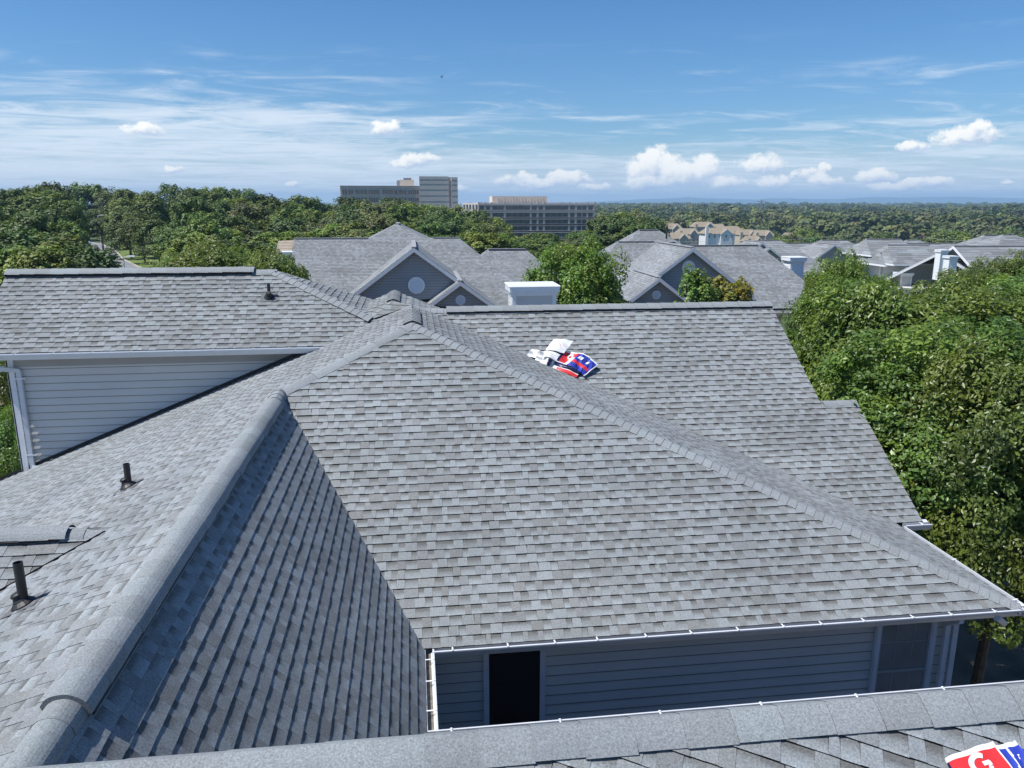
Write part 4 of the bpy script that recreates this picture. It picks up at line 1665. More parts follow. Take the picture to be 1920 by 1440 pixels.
# low tan roof peeping out on the left of the twin gabled house
p = at(535, 458, 62)
h = empty('row_house', (p.x, 62, 0), 'tan roofed house peeping out left of the twin gabled house', 'house')
M_TAN = mat_plain('tan_shingle', (0.30, 0.255, 0.20), 0.9, 0.15, 2, attr=False)
mb = MB()
roof_block(mb, px2(522, 452, 64), px2(552, 450, 64), p.z - 1.0, .5, 'gg', 9, 2)
mb.build('roof', M_TAN, h)
mb = MB()
mb.box((at(520, 460, 62).x, 61, 0), (at(556, 460, 62).x, 67, p.z - .9))
mb.build('wall', M_SIDING_LIGHT, h)
chimney(h, (at(541, 462, 60).x, 60, p.z - 2.9), .9, .9, 2.3, face_mat=M_SIDING_LIGHT)

# --- beige houses lower down to the north east
M_BEIGE = mat_plain('beige_siding', (0.46, 0.41, 0.32), 0.7, 0.06, 0.5)
M_BEIGE_ROOF = mat_plain('tan_roof', (0.27, 0.225, 0.165), 0.9, 0.12, 0.8)


def beige_house(px, py, Y, wpx, label, white=False, front=True, seed=0):
    """px,py: top of the roof; wpx: width in the photograph's pixels"""
    sc = Y / 1480
    wd = wpx * sc
    p = at(px, py, Y)
    base = ground_z(p.x, Y)
    h = empty('beige_house', (p.x, Y, base), label, 'house', 'beige houses below the far wood')
    wm = M_WHITE if white else M_BEIGE
    mb = MB()
    ze = p.z - 3.2
    rm = M_BEIGE_ROOF
    for a in (0,):
        P, Q = Vector((p.x - wd * .36, Y, p.z)), Vector((p.x + wd * .36, Y, p.z))
        e = 5.2
        for poly in ([P + Vector((-wd * .14, -e, -3.2)), Q + Vector((wd * .14, -e, -3.2)), Q, P], [Q + Vector((wd * .14, e, -3.2)), P + Vector((-wd * .14, e, -3.2)), P, Q],
                     [P + Vector((-wd * .14, e, -3.2)), P + Vector((-wd * .14, -e, -3.2)), P], [Q + Vector((wd * .14, -e, -3.2)), Q + Vector((wd * .14, e, -3.2)), Q]):
            mb.face(poly)
    mb.build('roof', rm, h)
    mb = MB()
    mb.box((p.x - wd * .46, Y - 4.7, base - 4), (p.x + wd * .46, Y + 4.7, ze + .02))
    mb.build('wall', wm, h)
    if front:
        gx = p.x + wd * .18
        mb = MB()
        gz = p.z - .6
        hw = wd * .2
        yf = Y - 6.2
        mb.face([(gx, yf, gz), (gx, Y, gz), (gx - hw, Y, gz - 3.0), (gx - hw, yf, gz - 3.0)])
        mb.face([(gx, Y, gz), (gx, yf, gz), (gx + hw, yf, gz - 3.0), (gx + hw, Y, gz - 3.0)])
        g = mb.build('roof', rm, h)
        mb = MB()
        mb.face([(gx - hw * .9, yf + .3, base - 3), (gx + hw * .9, yf + .3, base - 3), (gx + hw * .9, yf + .3, gz - 2.8), (gx, yf + .3, gz - .15), (gx - hw * .9, yf + .3, gz - 2.8)])
        mb.box((gx - hw * .9, yf + .31, base - 3), (gx + hw * .9, Y - 4.7, gz - 2.9))
        mb.build('gable_wall', wm, h)
        m = MB()
        for sg in (-1, 1):
            rake_trim(m, (gx, yf, gz + .05), (gx + sg * hw, yf, gz - 2.95), (0, -1, 0), .1, .4)
        m.build('rake_board', M_WHITE, g)
    rnd = random.Random(seed)
    n = max(2, int(wd / 3.2))
    for i in range(n):
        x = p.x - wd * .42 + (i + .5) * wd * .84 / n
        far_window(h, x - .5, x + .5, ze - 2.2, ze - .7, (Y - 6.0 if front and abs(x - (p.x + wd * .18)) < wd * .18 else Y - 4.75), d=.08)
    mb = MB()
    mb.box((p.x - wd * .47, Y - 6.2, base - 2), (p.x - wd * .47 + 1.6, Y - 5.0, p.z + (.9 if white else -1.4)))
    mb.build('chimney', M_WHITE if white else M_BEIGE, h)


BH = [(1345, 427, 430, 66, 'white sided house standing in front of the beige houses', True), (1256, 419, 470, 44, 'beige house at the left end of the row below the wood', False), (1318, 416, 505, 46, 'highest beige house in the middle of the row', False),
      (1288, 428, 450, 44, 'beige house between the left end house and the white one', False), (1268, 436, 430, 52, 'beige house whose roof shows just above the grey ridge', False), (1372, 424, 480, 36, 'beige house behind the right side of the white house', False),
      (1398, 430, 455, 40, 'beige house just right of the white house', False), (1428, 431, 450, 42, 'beige house at the right end of the row below the wood', False), (1236, 420, 500, 30, 'small beige roof beside the dark wood', False),
      (1345, 420, 520, 30, 'beige roof behind the white house', False), (1410, 442, 425, 36, 'low beige house nearest the grey row', False), (1480, 436, 440, 26, 'beige house half hidden by trees right of the row', False)]
for i, (x, y, Y, wp, lb, wh) in enumerate(BH):
    beige_house(x, y, Y, wp, lb, wh, front=(i % 2 == 0 or wp > 40), seed=i)

# ------------------------------------------------------------------ office blocks
M_CONC = mat_plain('office_precast', (0.52, 0.47, 0.45), 0.75, 0.06, 0.1, attr=True)
M_CONC_DARK = mat_plain('office_band', (0.26, 0.25, 0.26), 0.7, 0.06, 0.1)
M_OGLASS = mat_plain('office_glass', (0.03, 0.04, 0.05), 0.08, 0.25, .2, spec=.8)
M_PENT = mat_plain('penthouse_panel', (0.60, 0.52, 0.42), 0.7, 0.06, 0.2)


def office_lower():
    Y = 440
    sc = Y / 1480.0
    tl, tr = at(897, 380, Y), at(1114, 380, Y)
    z1 = tl.z
    o = empty('office_block', ((tl.x + tr.x) / 2, Y + 12, ground_z(tl.x, Y)), 'long grey office block with rows of dark windows and a beige rooftop box', 'office building')
    g = -22
    dep = 30
    px = lambda x: at(x, 400, Y).x
    mb = MB()
    mb.box((px(897), Y, g), (px(1114), Y + dep, z1))
    # slanting sunlit left side
    mb.hexa([(px(874), Y + 26, g), (px(897), Y - .01, g), (px(897), Y + dep, g), (px(874), Y + dep, g)], [(px(874), Y + 26, z1 - .1), (px(897), Y - .01, z1 - .1), (px(897), Y + dep, z1 - .1), (px(874), Y + dep, z1 - .1)])
    mb.build('wall', M_CONC, o)
    cols = [(898, 907), (912, 918), (924, 944), (949, 993), (997, 1006), (1010, 1018), (1022, 1065), (1069, 1077), (1082, 1090), (1092, 1099), (1103, 1111)]
    rows = [385, 398.7, 411.5, 424, 437, 450]
    for r in rows:
        for (a, b) in cols:
            zt, zb2 = at(900, r, Y).z, at(900, r + 8.6, Y).z
            m = MB()
            xa, xb = px(a), px(b)
            m.box((xa, Y - .05, zb2), (xb, Y + .05, zt))
            w = m.build('window', M_OGLASS, o)
            m = MB()
            n = max(1, int((b - a) / 9))
            for k in range(n + 1):
                x = xa + (xb - xa) * k / n
                m.box((x - .10, Y - .12, zb2), (x + .10, Y - .051, zt))
            m.box((xa - .1, Y - .13, zb2), (xb + .1, Y - .052, zb2 + .2))
            m.build('mullion', M_CONC_DARK, w)
    m = MB()
    for r in rows:
        for (dz, t) in ((-3.4, 1.0), (9.2, .7)):
            zt = at(900, r + dz, Y).z
            m.box((px(897), Y - .5, zt - t), (px(1114.4), Y - .002, zt))
    m.build('band', M_CONC, o)
    m = MB()
    for x in (897.5, 909.5, 921, 946.5, 995, 1008, 1020, 1067, 1079.5, 1101, 1113.3):
        m.box((px(x) - .35, Y - .40, g), (px(x) + .35, Y - .001, z1 + .3))
    m.build('pier', M_CONC, o)
    m = MB()
    zt, zb2 = at(930, 368, Y + 12).z, z1 - 1
    m.box((at(923, 370, Y + 8).x, Y + 8, zb2), (at(1026, 370, Y + 8).x, Y + 24, zt))
    pz = m.build('rooftop_box', M_PENT, o)
    m = MB()
    rnd = random.Random(3)
    for k in range(16):
        x = at(935 + k * 5.6, 370, Y + 8).x
        m.box((x - .12, Y + 7.6, zb2 + 1), (x + .12, Y + 7.99, zt - 1 - rnd.uniform(0, 1)))
    m.build('panel_rib', M_CONC_DARK, pz)
    m = MB()
    for k in range(5):
        zt2 = at(880, 383.5 + 13 * k, Y + 13).z
        zb3 = at(880, 392 + 13 * k, Y + 13).z
        for q in range(5):
            t0, t1 = (q + .2) / 5, (q + .75) / 5
            xa, xb = px(874) + (px(897) - px(874)) * t0, px(874) + (px(897) - px(874)) * t1
            ya, yb = Y + 26 * (1 - t0), Y + 26 * (1 - t1)
            m.face([(xa - .2, ya - .12, zb3), (xb - .2, yb - .12, zb3), (xb - .2, yb - .12, zt2), (xa - .2, ya - .12, zt2)])
    m.build('window', M_OGLASS, o)


def office_tall():
    Y = 410
    px = lambda x, Yy=Y: at(x, 360, Yy).x
    pz = lambda y, Yy=Y: at(700, y, Yy).z
    o = empty('office_block', (px(745), Y + 12, 0), 'tall grey office block with a blank tower rising over its window wing', 'office building')
    g = -10
    mb = MB()
    mb.box((px(638), Y, g), (px(788), Y + 28, pz(348)))
    mb.hexa([(px(631), Y + 20, g), (px(638), Y - .01, g), (px(638), Y + 28, g), (px(631), Y + 28, g)], [(px(631), Y + 20, pz(348)), (px(638), Y - .01, pz(348)), (px(638), Y + 28, pz(348)), (px(631), Y + 28, pz(348))])
    w0 = mb.build('wall', M_CONC, o)
    mb = MB()
    mb.box((px(786.5), Y - 2.5, g), (px(841), Y + 26, pz(330.5)))
    mb.box((px(841), Y - 1.2, g), (px(846), Y + 25, pz(331.5)))
    mb.box((px(846), Y - 4, g), (px(857.5), Y + 26, pz(332)))
    t = mb.build('tower', M_CONC, o)
    m = MB()
    for y in (337, 345.5, 356, 367, 378):
        m.box((px(786.4), Y - 2.56, pz(y)), (px(841.1), Y - 2.45, pz(y - 1.1)))
        m.box((px(845.9), Y - 4.06, pz(y + 1)), (px(857.6), Y - 3.95, pz(y)))
    m.build('joint_band', M_CONC_DARK, t)
    rows = [356, 370.5, 384]
    cols = [(641, 651), (653, 662.5), (666, 675), (676.5, 688), (691, 711), (717, 737), (739, 746), (748, 762), (765, 785.5)]
    for r in rows:
        for (a, b) in cols:
            m = MB()
            m.box((px(a), Y - .05, pz(r + 9)), (px(b), Y + .05, pz(r)))
            w = m.build('window', M_OGLASS, o)
            m = MB()
            n = max(1, int((b - a) / 4))
            for k in range(n + 1):
                x = px(a) + (px(b) - px(a)) * k / n
                m.box((x - .12, Y - .2, pz(r + 9)), (x + .12, Y - .051, pz(r)))
            m.box((px(a) - .12, Y - .21, pz(r + 9)), (px(b) + .12, Y - .052, pz(r + 9) + .2))
            m.build('mullion', M_CONC_DARK, w)
    m = MB()
    for r in (348.5, 352.5, 366.5, 381):
        m.box((px(638), Y - .3, pz(r + 1)), (px(786.4), Y - .002, pz(r)))
    m.build('band', M_CONC_DARK, o)
    m = MB()
    m.box((px(744), Y + 9, pz(349)), (px(752), Y + 15, pz(337)))
    m.box((px(757), Y + 12, pz(349)), (px(772), Y + 20, pz(332)))
    m.build('rooftop_box', M_CONC_DARK, o)
    m = MB()
    m.box((px(750), Y + 8, pz(349)), (px(777), Y + 11, pz(336)))
    m.build('rooftop_box', M_PENT, o)


office_lower()
office_tall()

# ------------------------------------------------------------------ trees


def np_mesh(name, verts, faces3, cols, mat):
    me = bpy.data.meshes.new(name)
    nv, nf = len(verts), len(faces3)
    me.vertices.add(nv)
    me.vertices.foreach_set('co', verts.astype(np.float32).ravel())
    me.loops.add(nf * 3)
    me.loops.foreach_set('vertex_index', faces3.astype(np.int32).ravel())
    me.polygons.add(nf)
    me.polygons.foreach_set('loop_start', np.arange(0, nf * 3, 3, dtype=np.int32))
    me.update(calc_edges=True)
    ca = me.color_attributes.new('Col', 'FLOAT_COLOR', 'POINT')
    ca.data.foreach_set('color', np.concatenate([cols, np.ones((nv, 1))], 1).astype(np.float32).ravel())
    me.materials.append(mat)
    return me


def lobes(rng, k):
    return rng.normal(size=(k, 3)), rng.uniform(0, 6.28, k), rng.uniform(1.5, 3.2, k)


def leaf_cloud(rng, R, n_clump, per, leaf, base, var=.25, hole=.25, clump_r=.2, slim=1.0, droop=.3, upn=.55):
    """leaves (two folded triangles each) gathered in clumps over an uneven crown of half-axes R"""
    R = np.array(R)
    la, lb, lk = lobes(rng, 6)
    d = rng.normal(size=(n_clump, 3))
    d /= np.linalg.norm(d, axis=1)[:, None]
    d[:, 2] = np.where(d[:, 2] < -0.55, -d[:, 2], d[:, 2])
    f = 1 + hole * np.mean(np.sin(d @ la.T * 1.3 + lb), axis=1) * 1.6
    rad = f * rng.uniform(.52, 1.0, n_clump) ** .6
    cen = d * rad[:, None]
    cr = clump_r * rng.uniform(.6, 1.35, n_clump)
    tone = rng.uniform(1 - var, 1 + var, n_clump)
    yel = rng.uniform(0, 1, n_clump)
    P = rng.normal(size=(n_clump, per, 3))
    P /= np.linalg.norm(P, axis=2)[:, :, None]
    P *= (rng.uniform(.35, 1, (n_clump, per)) ** .5)[:, :, None]
    P[:, :, 2] = P[:, :, 2] * .8 - .35 * np.abs(P[:, :, 0] * P[:, :, 1])
    pos = (cen[:, None, :] + P * cr[:, None, None]).reshape(-1, 3) * R
    out = (P * .8 + d[:, None, :] * .7).reshape(-1, 3)
    n = len(pos)
    nrm = out + rng.normal(size=(n, 3)) * .55 + np.array([0, 0, upn])
    nrm /= np.linalg.norm(nrm, axis=1)[:, None]
    ax = rng.normal(size=(n, 3)) + np.array([0, 0, -droop])
    ax -= nrm * np.sum(ax * nrm, axis=1)[:, None]
    ax /= np.linalg.norm(ax, axis=1)[:, None]
    sd = np.cross(nrm, ax)
    L = (leaf * rng.uniform(.65, 1.3, n))[:, None]
    wdt = L * rng.uniform(.32, .44, (n, 1)) * slim
    fold = L * rng.uniform(.02, .16, (n, 1))
    a = pos - ax * L * .5
    c = pos + ax * L * .5
    b = pos + sd * wdt + nrm * fold - ax * L * .06
    e = pos - sd * wdt + nrm * fold - ax * L * .06
    V = np.stack([a, b, c, e], 1).reshape(-1, 3)
    i = np.arange(n) * 4
    Fc = np.concatenate([np.stack([i, i + 1, i + 2], 1), np.stack([i, i + 2, i + 3], 1)])
    t = np.repeat(tone, per) * rng.uniform(.8, 1.2, n)
    y = np.repeat(yel, per)
    b0 = np.array(base)
    col = b0[None, :] * t[:, None] * (1 + np.stack([.35 * (y - .5), .12 * (y - .5), -.2 * (y - .5)], 1))
    return V, Fc, np.repeat(col, 4, axis=0), cen * R, cr


def trunk_mesh(mb, h0, h1, r, rng, limbs, lean=.0, top=None):
    n = 5
    p = Vector((0, 0, h0))
    for i in range(n):
        q = Vector((rng.normal() * .06 * (i + 1) + lean * i, rng.normal() * .06 * (i + 1), h0 + (h1 - h0) * (i + 1) / n))
        mb.tube(p, q, r * (1 - .15 * i), r * (1 - .15 * (i + 1)), 8, caps=False)
        p = q
    for c in limbs:
        z = h0 + (h1 - h0) * rng.uniform(.45, .9)
        q0 = Vector((0, 0, z))
        c = Vector(c)
        m = q0.lerp(c, .5) + Vector((0, 0, rng.uniform(0, .3)))
        mb.tube(q0, m, r * .42, r * .26, 6, caps=False)
        mb.tube(m, c, r * .26, r * .08, 6, caps=False)


class TreeKind:
    """one prototype crown and trunk; copies share the mesh data"""

    def __init__(self, crown_name, seed, R, cz, n_clump, per, leaf, base, mat, trunk_r, hole=.25, clump_r=.2, var=.25, limbs=9, droop=.3, slim=1.0, upn=.55):
        rng = np.random.default_rng(seed)
        V, F, Cc, cen, cr = leaf_cloud(rng, R, n_clump, per, leaf, base, var=var, hole=hole, clump_r=clump_r, droop=droop, slim=slim, upn=upn)
        V[:, 2] *= R[2] / max(R[2] * .6, np.percentile(V[:, 2], 99.7))
        V[:, :2] *= 1.06 * R[0] / np.percentile(np.linalg.norm(V[:, :2], axis=1), 97)
        V = V + np.array([0, 0, cz])
        self.crown = np_mesh('crown', V, F, Cc, mat)
        mb = MB()
        k = rng.choice(len(cen), size=min(limbs, len(cen)), replace=False)
        trunk_mesh(mb, -.3, cz + R[2] * .5, trunk_r, rng, [cen[i] * .85 + np.array([0, 0, cz]) for i in k])
        me = bpy.data.meshes.new('trunk')
        me.from_pydata(mb.v, [], mb.f)
        ca = me.color_attributes.new('Col', 'BYTE_COLOR', 'CORNER')
        ca.data.foreach_set('color', np.ones(len(mb.c) * 4, dtype=np.float32))
        me.materials.append(M_BARK)
        self.trunk = me
        self.top = cz + R[2]
        self.width = R[0]

    def plant(self, name, x, y, z, scale, label, group, rot, cat='tree', sz=None):
        t = bpy.data.objects.new(name, None)
        C.objects.link(t)
        t.location = (x, y, z)
        t.rotation_euler = (0, 0, rot)
        s = scale if not isinstance(scale, tuple) else scale
        t.scale = (s, s, s) if not isinstance(s, tuple) else s
        tag(t, label, cat, group)
        for nm, me in (('crown', self.crown), ('trunk', self.trunk)):
            o = bpy.data.objects.new(nm, me)
            C.objects.link(o)
            o.parent = t
        return t


G1 = (0.130, 0.190, 0.036)
L_NEAR = mat_leaf('leaf_near', (1, 1, 1), .30, .38)
L_BRIGHT = mat_leaf('leaf_bright', (1, 1, 1), .32, .45)
L_WOOD = mat_leaf('leaf_wood', (1, 1, 1), .18, .6)
L_FAR = mat_leaf('leaf_far', (1, 1, 1), .12, .7)
near_kinds = [TreeKind('crown', 11 + i, (2.7, 2.7, 3.7), 5.6, 300, 300, .118, G1, L_NEAR, .15, hole=.42, clump_r=.165, var=.28, limbs=18, droop=1.1, slim=.66, upn=.3) for i in range(3)]
rnd = random.Random(77)
GROVE = [  # px of trunk, depth, height, width factor, label
    (1772, 14.6, 9.0, 1.05, 'broad leafy tree nearest the camera at the right, above the paved yard'),
    (1925, 13.2, 8.7, 0.98, 'leafy tree cut by the right edge of the picture above the yard'),
    (1672, 19.5, 9.2, 1.12, 'leafy tree just beyond the stepped roof edge'),
    (1850, 19.0, 9.2, 1.12, 'leafy tree filling the middle of the right-hand grove'),
    (1590, 25.5, 9.0, 1.0, 'leafy tree standing against the far end of the right ridge'),
    (1745, 25.5, 8.8, 1.05, 'leafy tree in the grove in front of the twin white chimneys'),
    (1905, 24.0, 9.0, 1.08, 'tall leafy tree at the right edge of the grove'),
    (1552, 33.0, 9.2, .72, 'tall round tree right of the white louvred chimney'),
    (1660, 33.0, 7.9, .95, 'leafy tree in front of the broad house of the far row'),
    (1790, 33.5, 8.4, 1.0, 'leafy tree below the twin white chimneys'),
    (1880, 36.0, 8.9, 1.15, 'leafy tree in front of the large roof at the right edge'),
    (1500, 27.0, 6.9, .8, 'smaller leafy tree beside the pale corner of the twin gabled house'),
    (1975, 30.0, 8.9, 1.15, 'leafy tree just inside the right edge behind the grove'),
]
for i, (px, Y, hgt, wf, lb) in enumerate(GROVE):
    p = at(px, 700, Y)
    k = near_kinds[i % 3]
    sc = hgt / 9.3
    k.plant('leafy_tree', p.x, Y, 0, (sc * wf, sc * wf, sc), lb, 'trees of the right-hand grove', rnd.uniform(0, 6.28))

# the round maple between the two gabled houses
maple = TreeKind('crown', 31, (2.5, 2.5, 3.3), 6.3, 170, 220, .13, (0.125, 0.180, 0.030), L_BRIGHT, .16, hole=.40, clump_r=.17, var=.32, slim=.8, droop=.6)
p = at(1068, 520, 33)
maple.plant('maple_tree', p.x, 33, 0, (.93, .93, 1.02), 'round bright green maple between the two gabled houses', None, .6)
p = at(1128, 530, 34.5)
maple.plant('maple_tree', p.x, 34.5, 0, (.62, .62, .88), 'smaller maple leaning out on the right of the round maple', None, 2.6)
sap = TreeKind('crown', 35, (1.0, 1.0, 1.9), 6.7, 60, 90, .15, (0.125, 0.175, 0.034), L_BRIGHT, .07, hole=.4, clump_r=.26, var=.35)
for (px, Y, hgt, sx, lb) in ((1305, 27.5, 9.15, .95, 'slender green sapling in front of the big gable vent'), (1335, 28.2, 8.4, .6, 'thin low sapling between the green and the yellowing one')):
    p = at(px, 540, Y)
    sap.plant('sapling', p.x, Y, 0, (sx, sx, hgt / 8.6), lb, None, px)
sap2 = TreeKind('crown', 36, (1.0, 1.0, 1.6), 6.8, 50, 80, .15, (0.20, 0.19, 0.035), L_BRIGHT, .07, hole=.4, clump_r=.28, var=.35)
p = at(1368, 540, 28.5)
sap2.plant('sapling', p.x, 28.5, 0, (1.15, 1.15, 8.7 / 8.4), 'yellowing sapling near the right end of the gable', None, 1.0)
# maples behind the left wing
for (px, Y, hgt, wf, lb) in ((395, 44, 9.3, 1.35, 'broad bright maple behind the left ridge'), (350, 47, 8.6, .9, 'bright maple at the left side of the broad maple'), (508, 41, 9.1, .92, 'bright maple against the end of the grey roof'),
                             (468, 46, 8.9, .7, 'small maple between the two bright maples behind the ridge'), (540, 36, 8.2, .62, 'dark leafy tree behind the ridge end')):
    p = at(px, 500, Y)
    maple.plant('maple_tree', p.x, Y, 0, (wf, wf, hgt / 9.6), lb, 'bright maples behind the left wing', px)

# woods
GD = (0.044, 0.068, 0.022)
wood_kinds = [TreeKind('crown', 50 + i, (4.6, 4.6, 6.4), 10.6, 90, 70, .52, c, L_WOOD, .26, hole=.30, clump_r=.22, var=.25, limbs=6)
              for i, c in enumerate(((0.108, 0.160, 0.034), (0.130, 0.178, 0.038), (0.096, 0.142, 0.040), (0.165, 0.220, 0.036), (0.160, 0.185, 0.068)))]
edge_kinds = [TreeKind('crown', 70 + i, (4.6, 4.6, 7.4), 7.9, 110, 70, .5, c, L_WOOD, .24, hole=.28, clump_r=.21, var=.25, limbs=4)
              for i, c in enumerate(((0.100, 0.150, 0.034), (0.122, 0.170, 0.040)))]
for (px, y, Y, wf, lb, k) in ((236, 392, 172, 1.0, 'dark round tree with foliage to the ground at the back of the grass verge', 0), (262, 400, 158, 1.0, 'broad tree with foliage to the ground behind the pale street lamp', 1), (292, 412, 148, .85, 'tree with foliage to the ground right of the pale street lamp', 0),
                             (322, 420, 140, .85, 'tree with foliage to the ground near the right end of the grass verge', 1), (350, 428, 132, .85, 'dark green tree just past the right end of the grass verge', 0), (212, 400, 214, 1.0, 'dark tree closing the view along the road', 0), (160, 395, 262, 1.3, 'dark tree behind the far bend of the road', 0), (130, 398, 255, 1.2, 'dark tree left of the far bend of the road', 1),
                             (172, 346, 285, 1.5, 'tall dark tree rising far behind the bend of the road', 0), (206, 352, 275, 1.4, 'tall tree far behind the bend of the road, right of the tallest one', 1), (140, 344, 290, 1.5, 'tall tree far behind the bend of the road, left of the tallest one', 1), (234, 355, 268, 1.3, 'tall dark tree far behind the street lamp', 0)):
    p = at(px, y, Y)
    edge_kinds[k].plant('wood_tree', p.x, Y, 0, (wf, wf, max(.3, p.z / 15.3)), lb, 'trees along the grass verge', px * 1.3)
skyline = [(-60, 352), (0, 352), (40, 342), (75, 336), (120, 341), (170, 349), (230, 356), (268, 354), (300, 343), (350, 343), (400, 349), (440, 357), (470, 358), (500, 366), (560, 372), (620, 377), (660, 372), (700, 371), (745, 366), (780, 372),
           (800, 376), (850, 387), (880, 396), (905, 404), (925, 396), (950, 424), (980, 440), (1010, 428), (1040, 442), (1075, 440), (1108, 424), (1150, 388), (1200, 392), (1215, 400), (1225, 415), (1260, 450)]


def top_at(px):
    for (a, b) in zip(skyline[:-1], skyline[1:]):
        if a[0] <= px <= b[0]:
            return a[1] + (b[1] - a[1]) * (px - a[0]) / (b[0] - a[0])
    return 420


def wood_label(px, drop):
    if px < 250:
        return 'dark broadleaf tree in the wood at the far left, left of the grass verge', 'trees of the left-hand wood'
    if px < 620:
        return 'broadleaf tree in the wood between the grass verge and the tall office block', 'trees of the middle wood'
    if px < 960:
        return 'green tree in the belt of trees below the tall office block', 'trees below the tall office block'
    return 'green tree around the foot of the long grey office block', 'trees round the long office block'


rnd = random.Random(4)
ROWS = [(205, 0, 46), (178, 8, 50), (152, 24, 54), (128, 42, 58), (104, 66, 64), (84, 92, 74)]
for (Y, drop, step) in ROWS:
    px = -70 + rnd.uniform(0, 30)
    while px < 1235:
        yy = top_at(px) + drop * (1 if px < 900 else .62) + rnd.choice((rnd.uniform(-6, 4), rnd.uniform(0, 14)))
        Yv = Y * rnd.uniform(.94, 1.06)
        ok = True
        if 128 < px < 345 and Yv < 178:
            ok = False                     # the opening with the road and the verge
        if 120 < px < 232 and drop > -1 and Yv < 235:
            ok = False
        if yy > 480 or (px > 560 and drop > 70) or (px > 1120 and drop > 40):
            ok = False
        if 1040 > px > 980 and drop > 30:
            ok = ok and rnd.random() < .5
        if ok:
            p = at(px, yy, Yv)
            gz = ground_z(p.x, Yv)
            hgt = p.z - gz
            if hgt > 4:
                lb, gp = wood_label(px, drop)
                w_ = (rnd.uniform(.85, 1.2) * step / 1480 * Yv) / 2 / 4.6 * 1.35
                k = rnd.choice(wood_kinds if px > 250 else wood_kinds[:3])
                k.plant('wood_tree', p.x, Yv, gz, (w_, w_, hgt / 17.0), lb, gp, rnd.uniform(0, 6.28))
        px += step * rnd.uniform(.62, .95)
# nearer trees at the far left, behind the left wing
for (px, y, Y, wf, lb, k) in ((12, 432, 74, .75, 'dark tree at the left edge just behind the roof', 2), (60, 440, 78, .75, 'dark tree second from the left edge behind the roof', 0), (108, 448, 74, .7, 'mid green tree left of the grass opening', 1), (150, 462, 72, .6, 'dark low tree beside the road opening', 2),
                             (165, 472, 76, .5, 'dark spreading tree at the edge of the road', 2), (40, 462, 66, .6, 'low green tree in front of the dark trees at the left edge', 3), (88, 470, 66, .5, 'low shrubby tree behind the middle of the roof ridge', 3), (186, 408, 205, .8, 'lone small tree on the verge beside the far bend of the road', 2), (205, 412, 215, .6, 'slim tree on the verge right of the lone small tree', 0)):
    p = at(px, y, Y)
    wood_kinds[k].plant('wood_tree', p.x, Y, 0, (wf, wf, max(.3, p.z / 17.0)), lb, 'trees behind the left wing', px)
# low hedge bushes along the verge
bush = TreeKind('crown', 61, (2.2, 2.2, 1.6), 1.5, 40, 60, .4, (0.07, 0.10, 0.025), L_WOOD, .06, limbs=3)
for (px, Y, s_) in ((268, 126, .42), (296, 118, .75), (314, 112, 1.0), (332, 104, 1.1)):
    p = at(px, 505, Y)
    bush.plant('bush', p.x, Y, 0, s_, 'low green bush along the grass verge', 'bushes along the verge', px, cat='bush')
# trees at the corner below the left wing
for (px, Y, sc_, lb) in ((-6, 22.0, .62, 'dark leafy tree low at the left edge under the eave'), (-38, 25, .75, 'leafy tree outside the left edge under the eave')):
    p = at(px, 860, Y)
    near_kinds[1].plant('leafy_tree', p.x, Y, 0, sc_, lb, None, px)

# the far wood to the north east: nearest trees one by one, the rest one mass
rnd = random.Random(12)
for i in range(95):
    px = rnd.uniform(1130, 1960)
    Y = rnd.uniform(255, 420)
    if px < 1215:
        Y = rnd.uniform(260, 420)
    top = 455 - (Y - 255) / 165 * 50 + rnd.uniform(-5, 5)
    if 1222 < px < 1462:
        Y = rnd.uniform(525, 600)
        top = rnd.uniform(396, 410)
    if px < 1222:
        top = rnd.uniform(396, 430)
    p = at(px, top, Y)
    gz = ground_z(p.x, Y)
    hgt = p.z - gz
    if hgt < 7 or hgt > 22:
        hgt = rnd.uniform(11, 15)
    w_ = hgt / 17 * rnd.uniform(.85, 1.25)
    wood_kinds[rnd.randrange(5)].plant('wood_tree', p.x, Y, gz, (w_, w_, hgt / 17.0), 'broadleaf tree at the near edge of the far wood, behind the houses', 'trees at the edge of the far wood', rnd.uniform(0, 6.28))
for (px, Y, lb) in ((1265, 420, 0), (1295, 412, 0), (1308, 414, 0), (1388, 408, 0), (1455, 404, 0), (1500, 330, 0), (1478, 360, 0)):
    p = at(px, 445, Y)
    gz = ground_z(p.x, Y)
    wood_kinds[px % 5].plant('wood_tree', p.x, Y, gz, (.55, .55, .42), 'small tree standing among the beige houses', 'small trees among the beige houses', px)


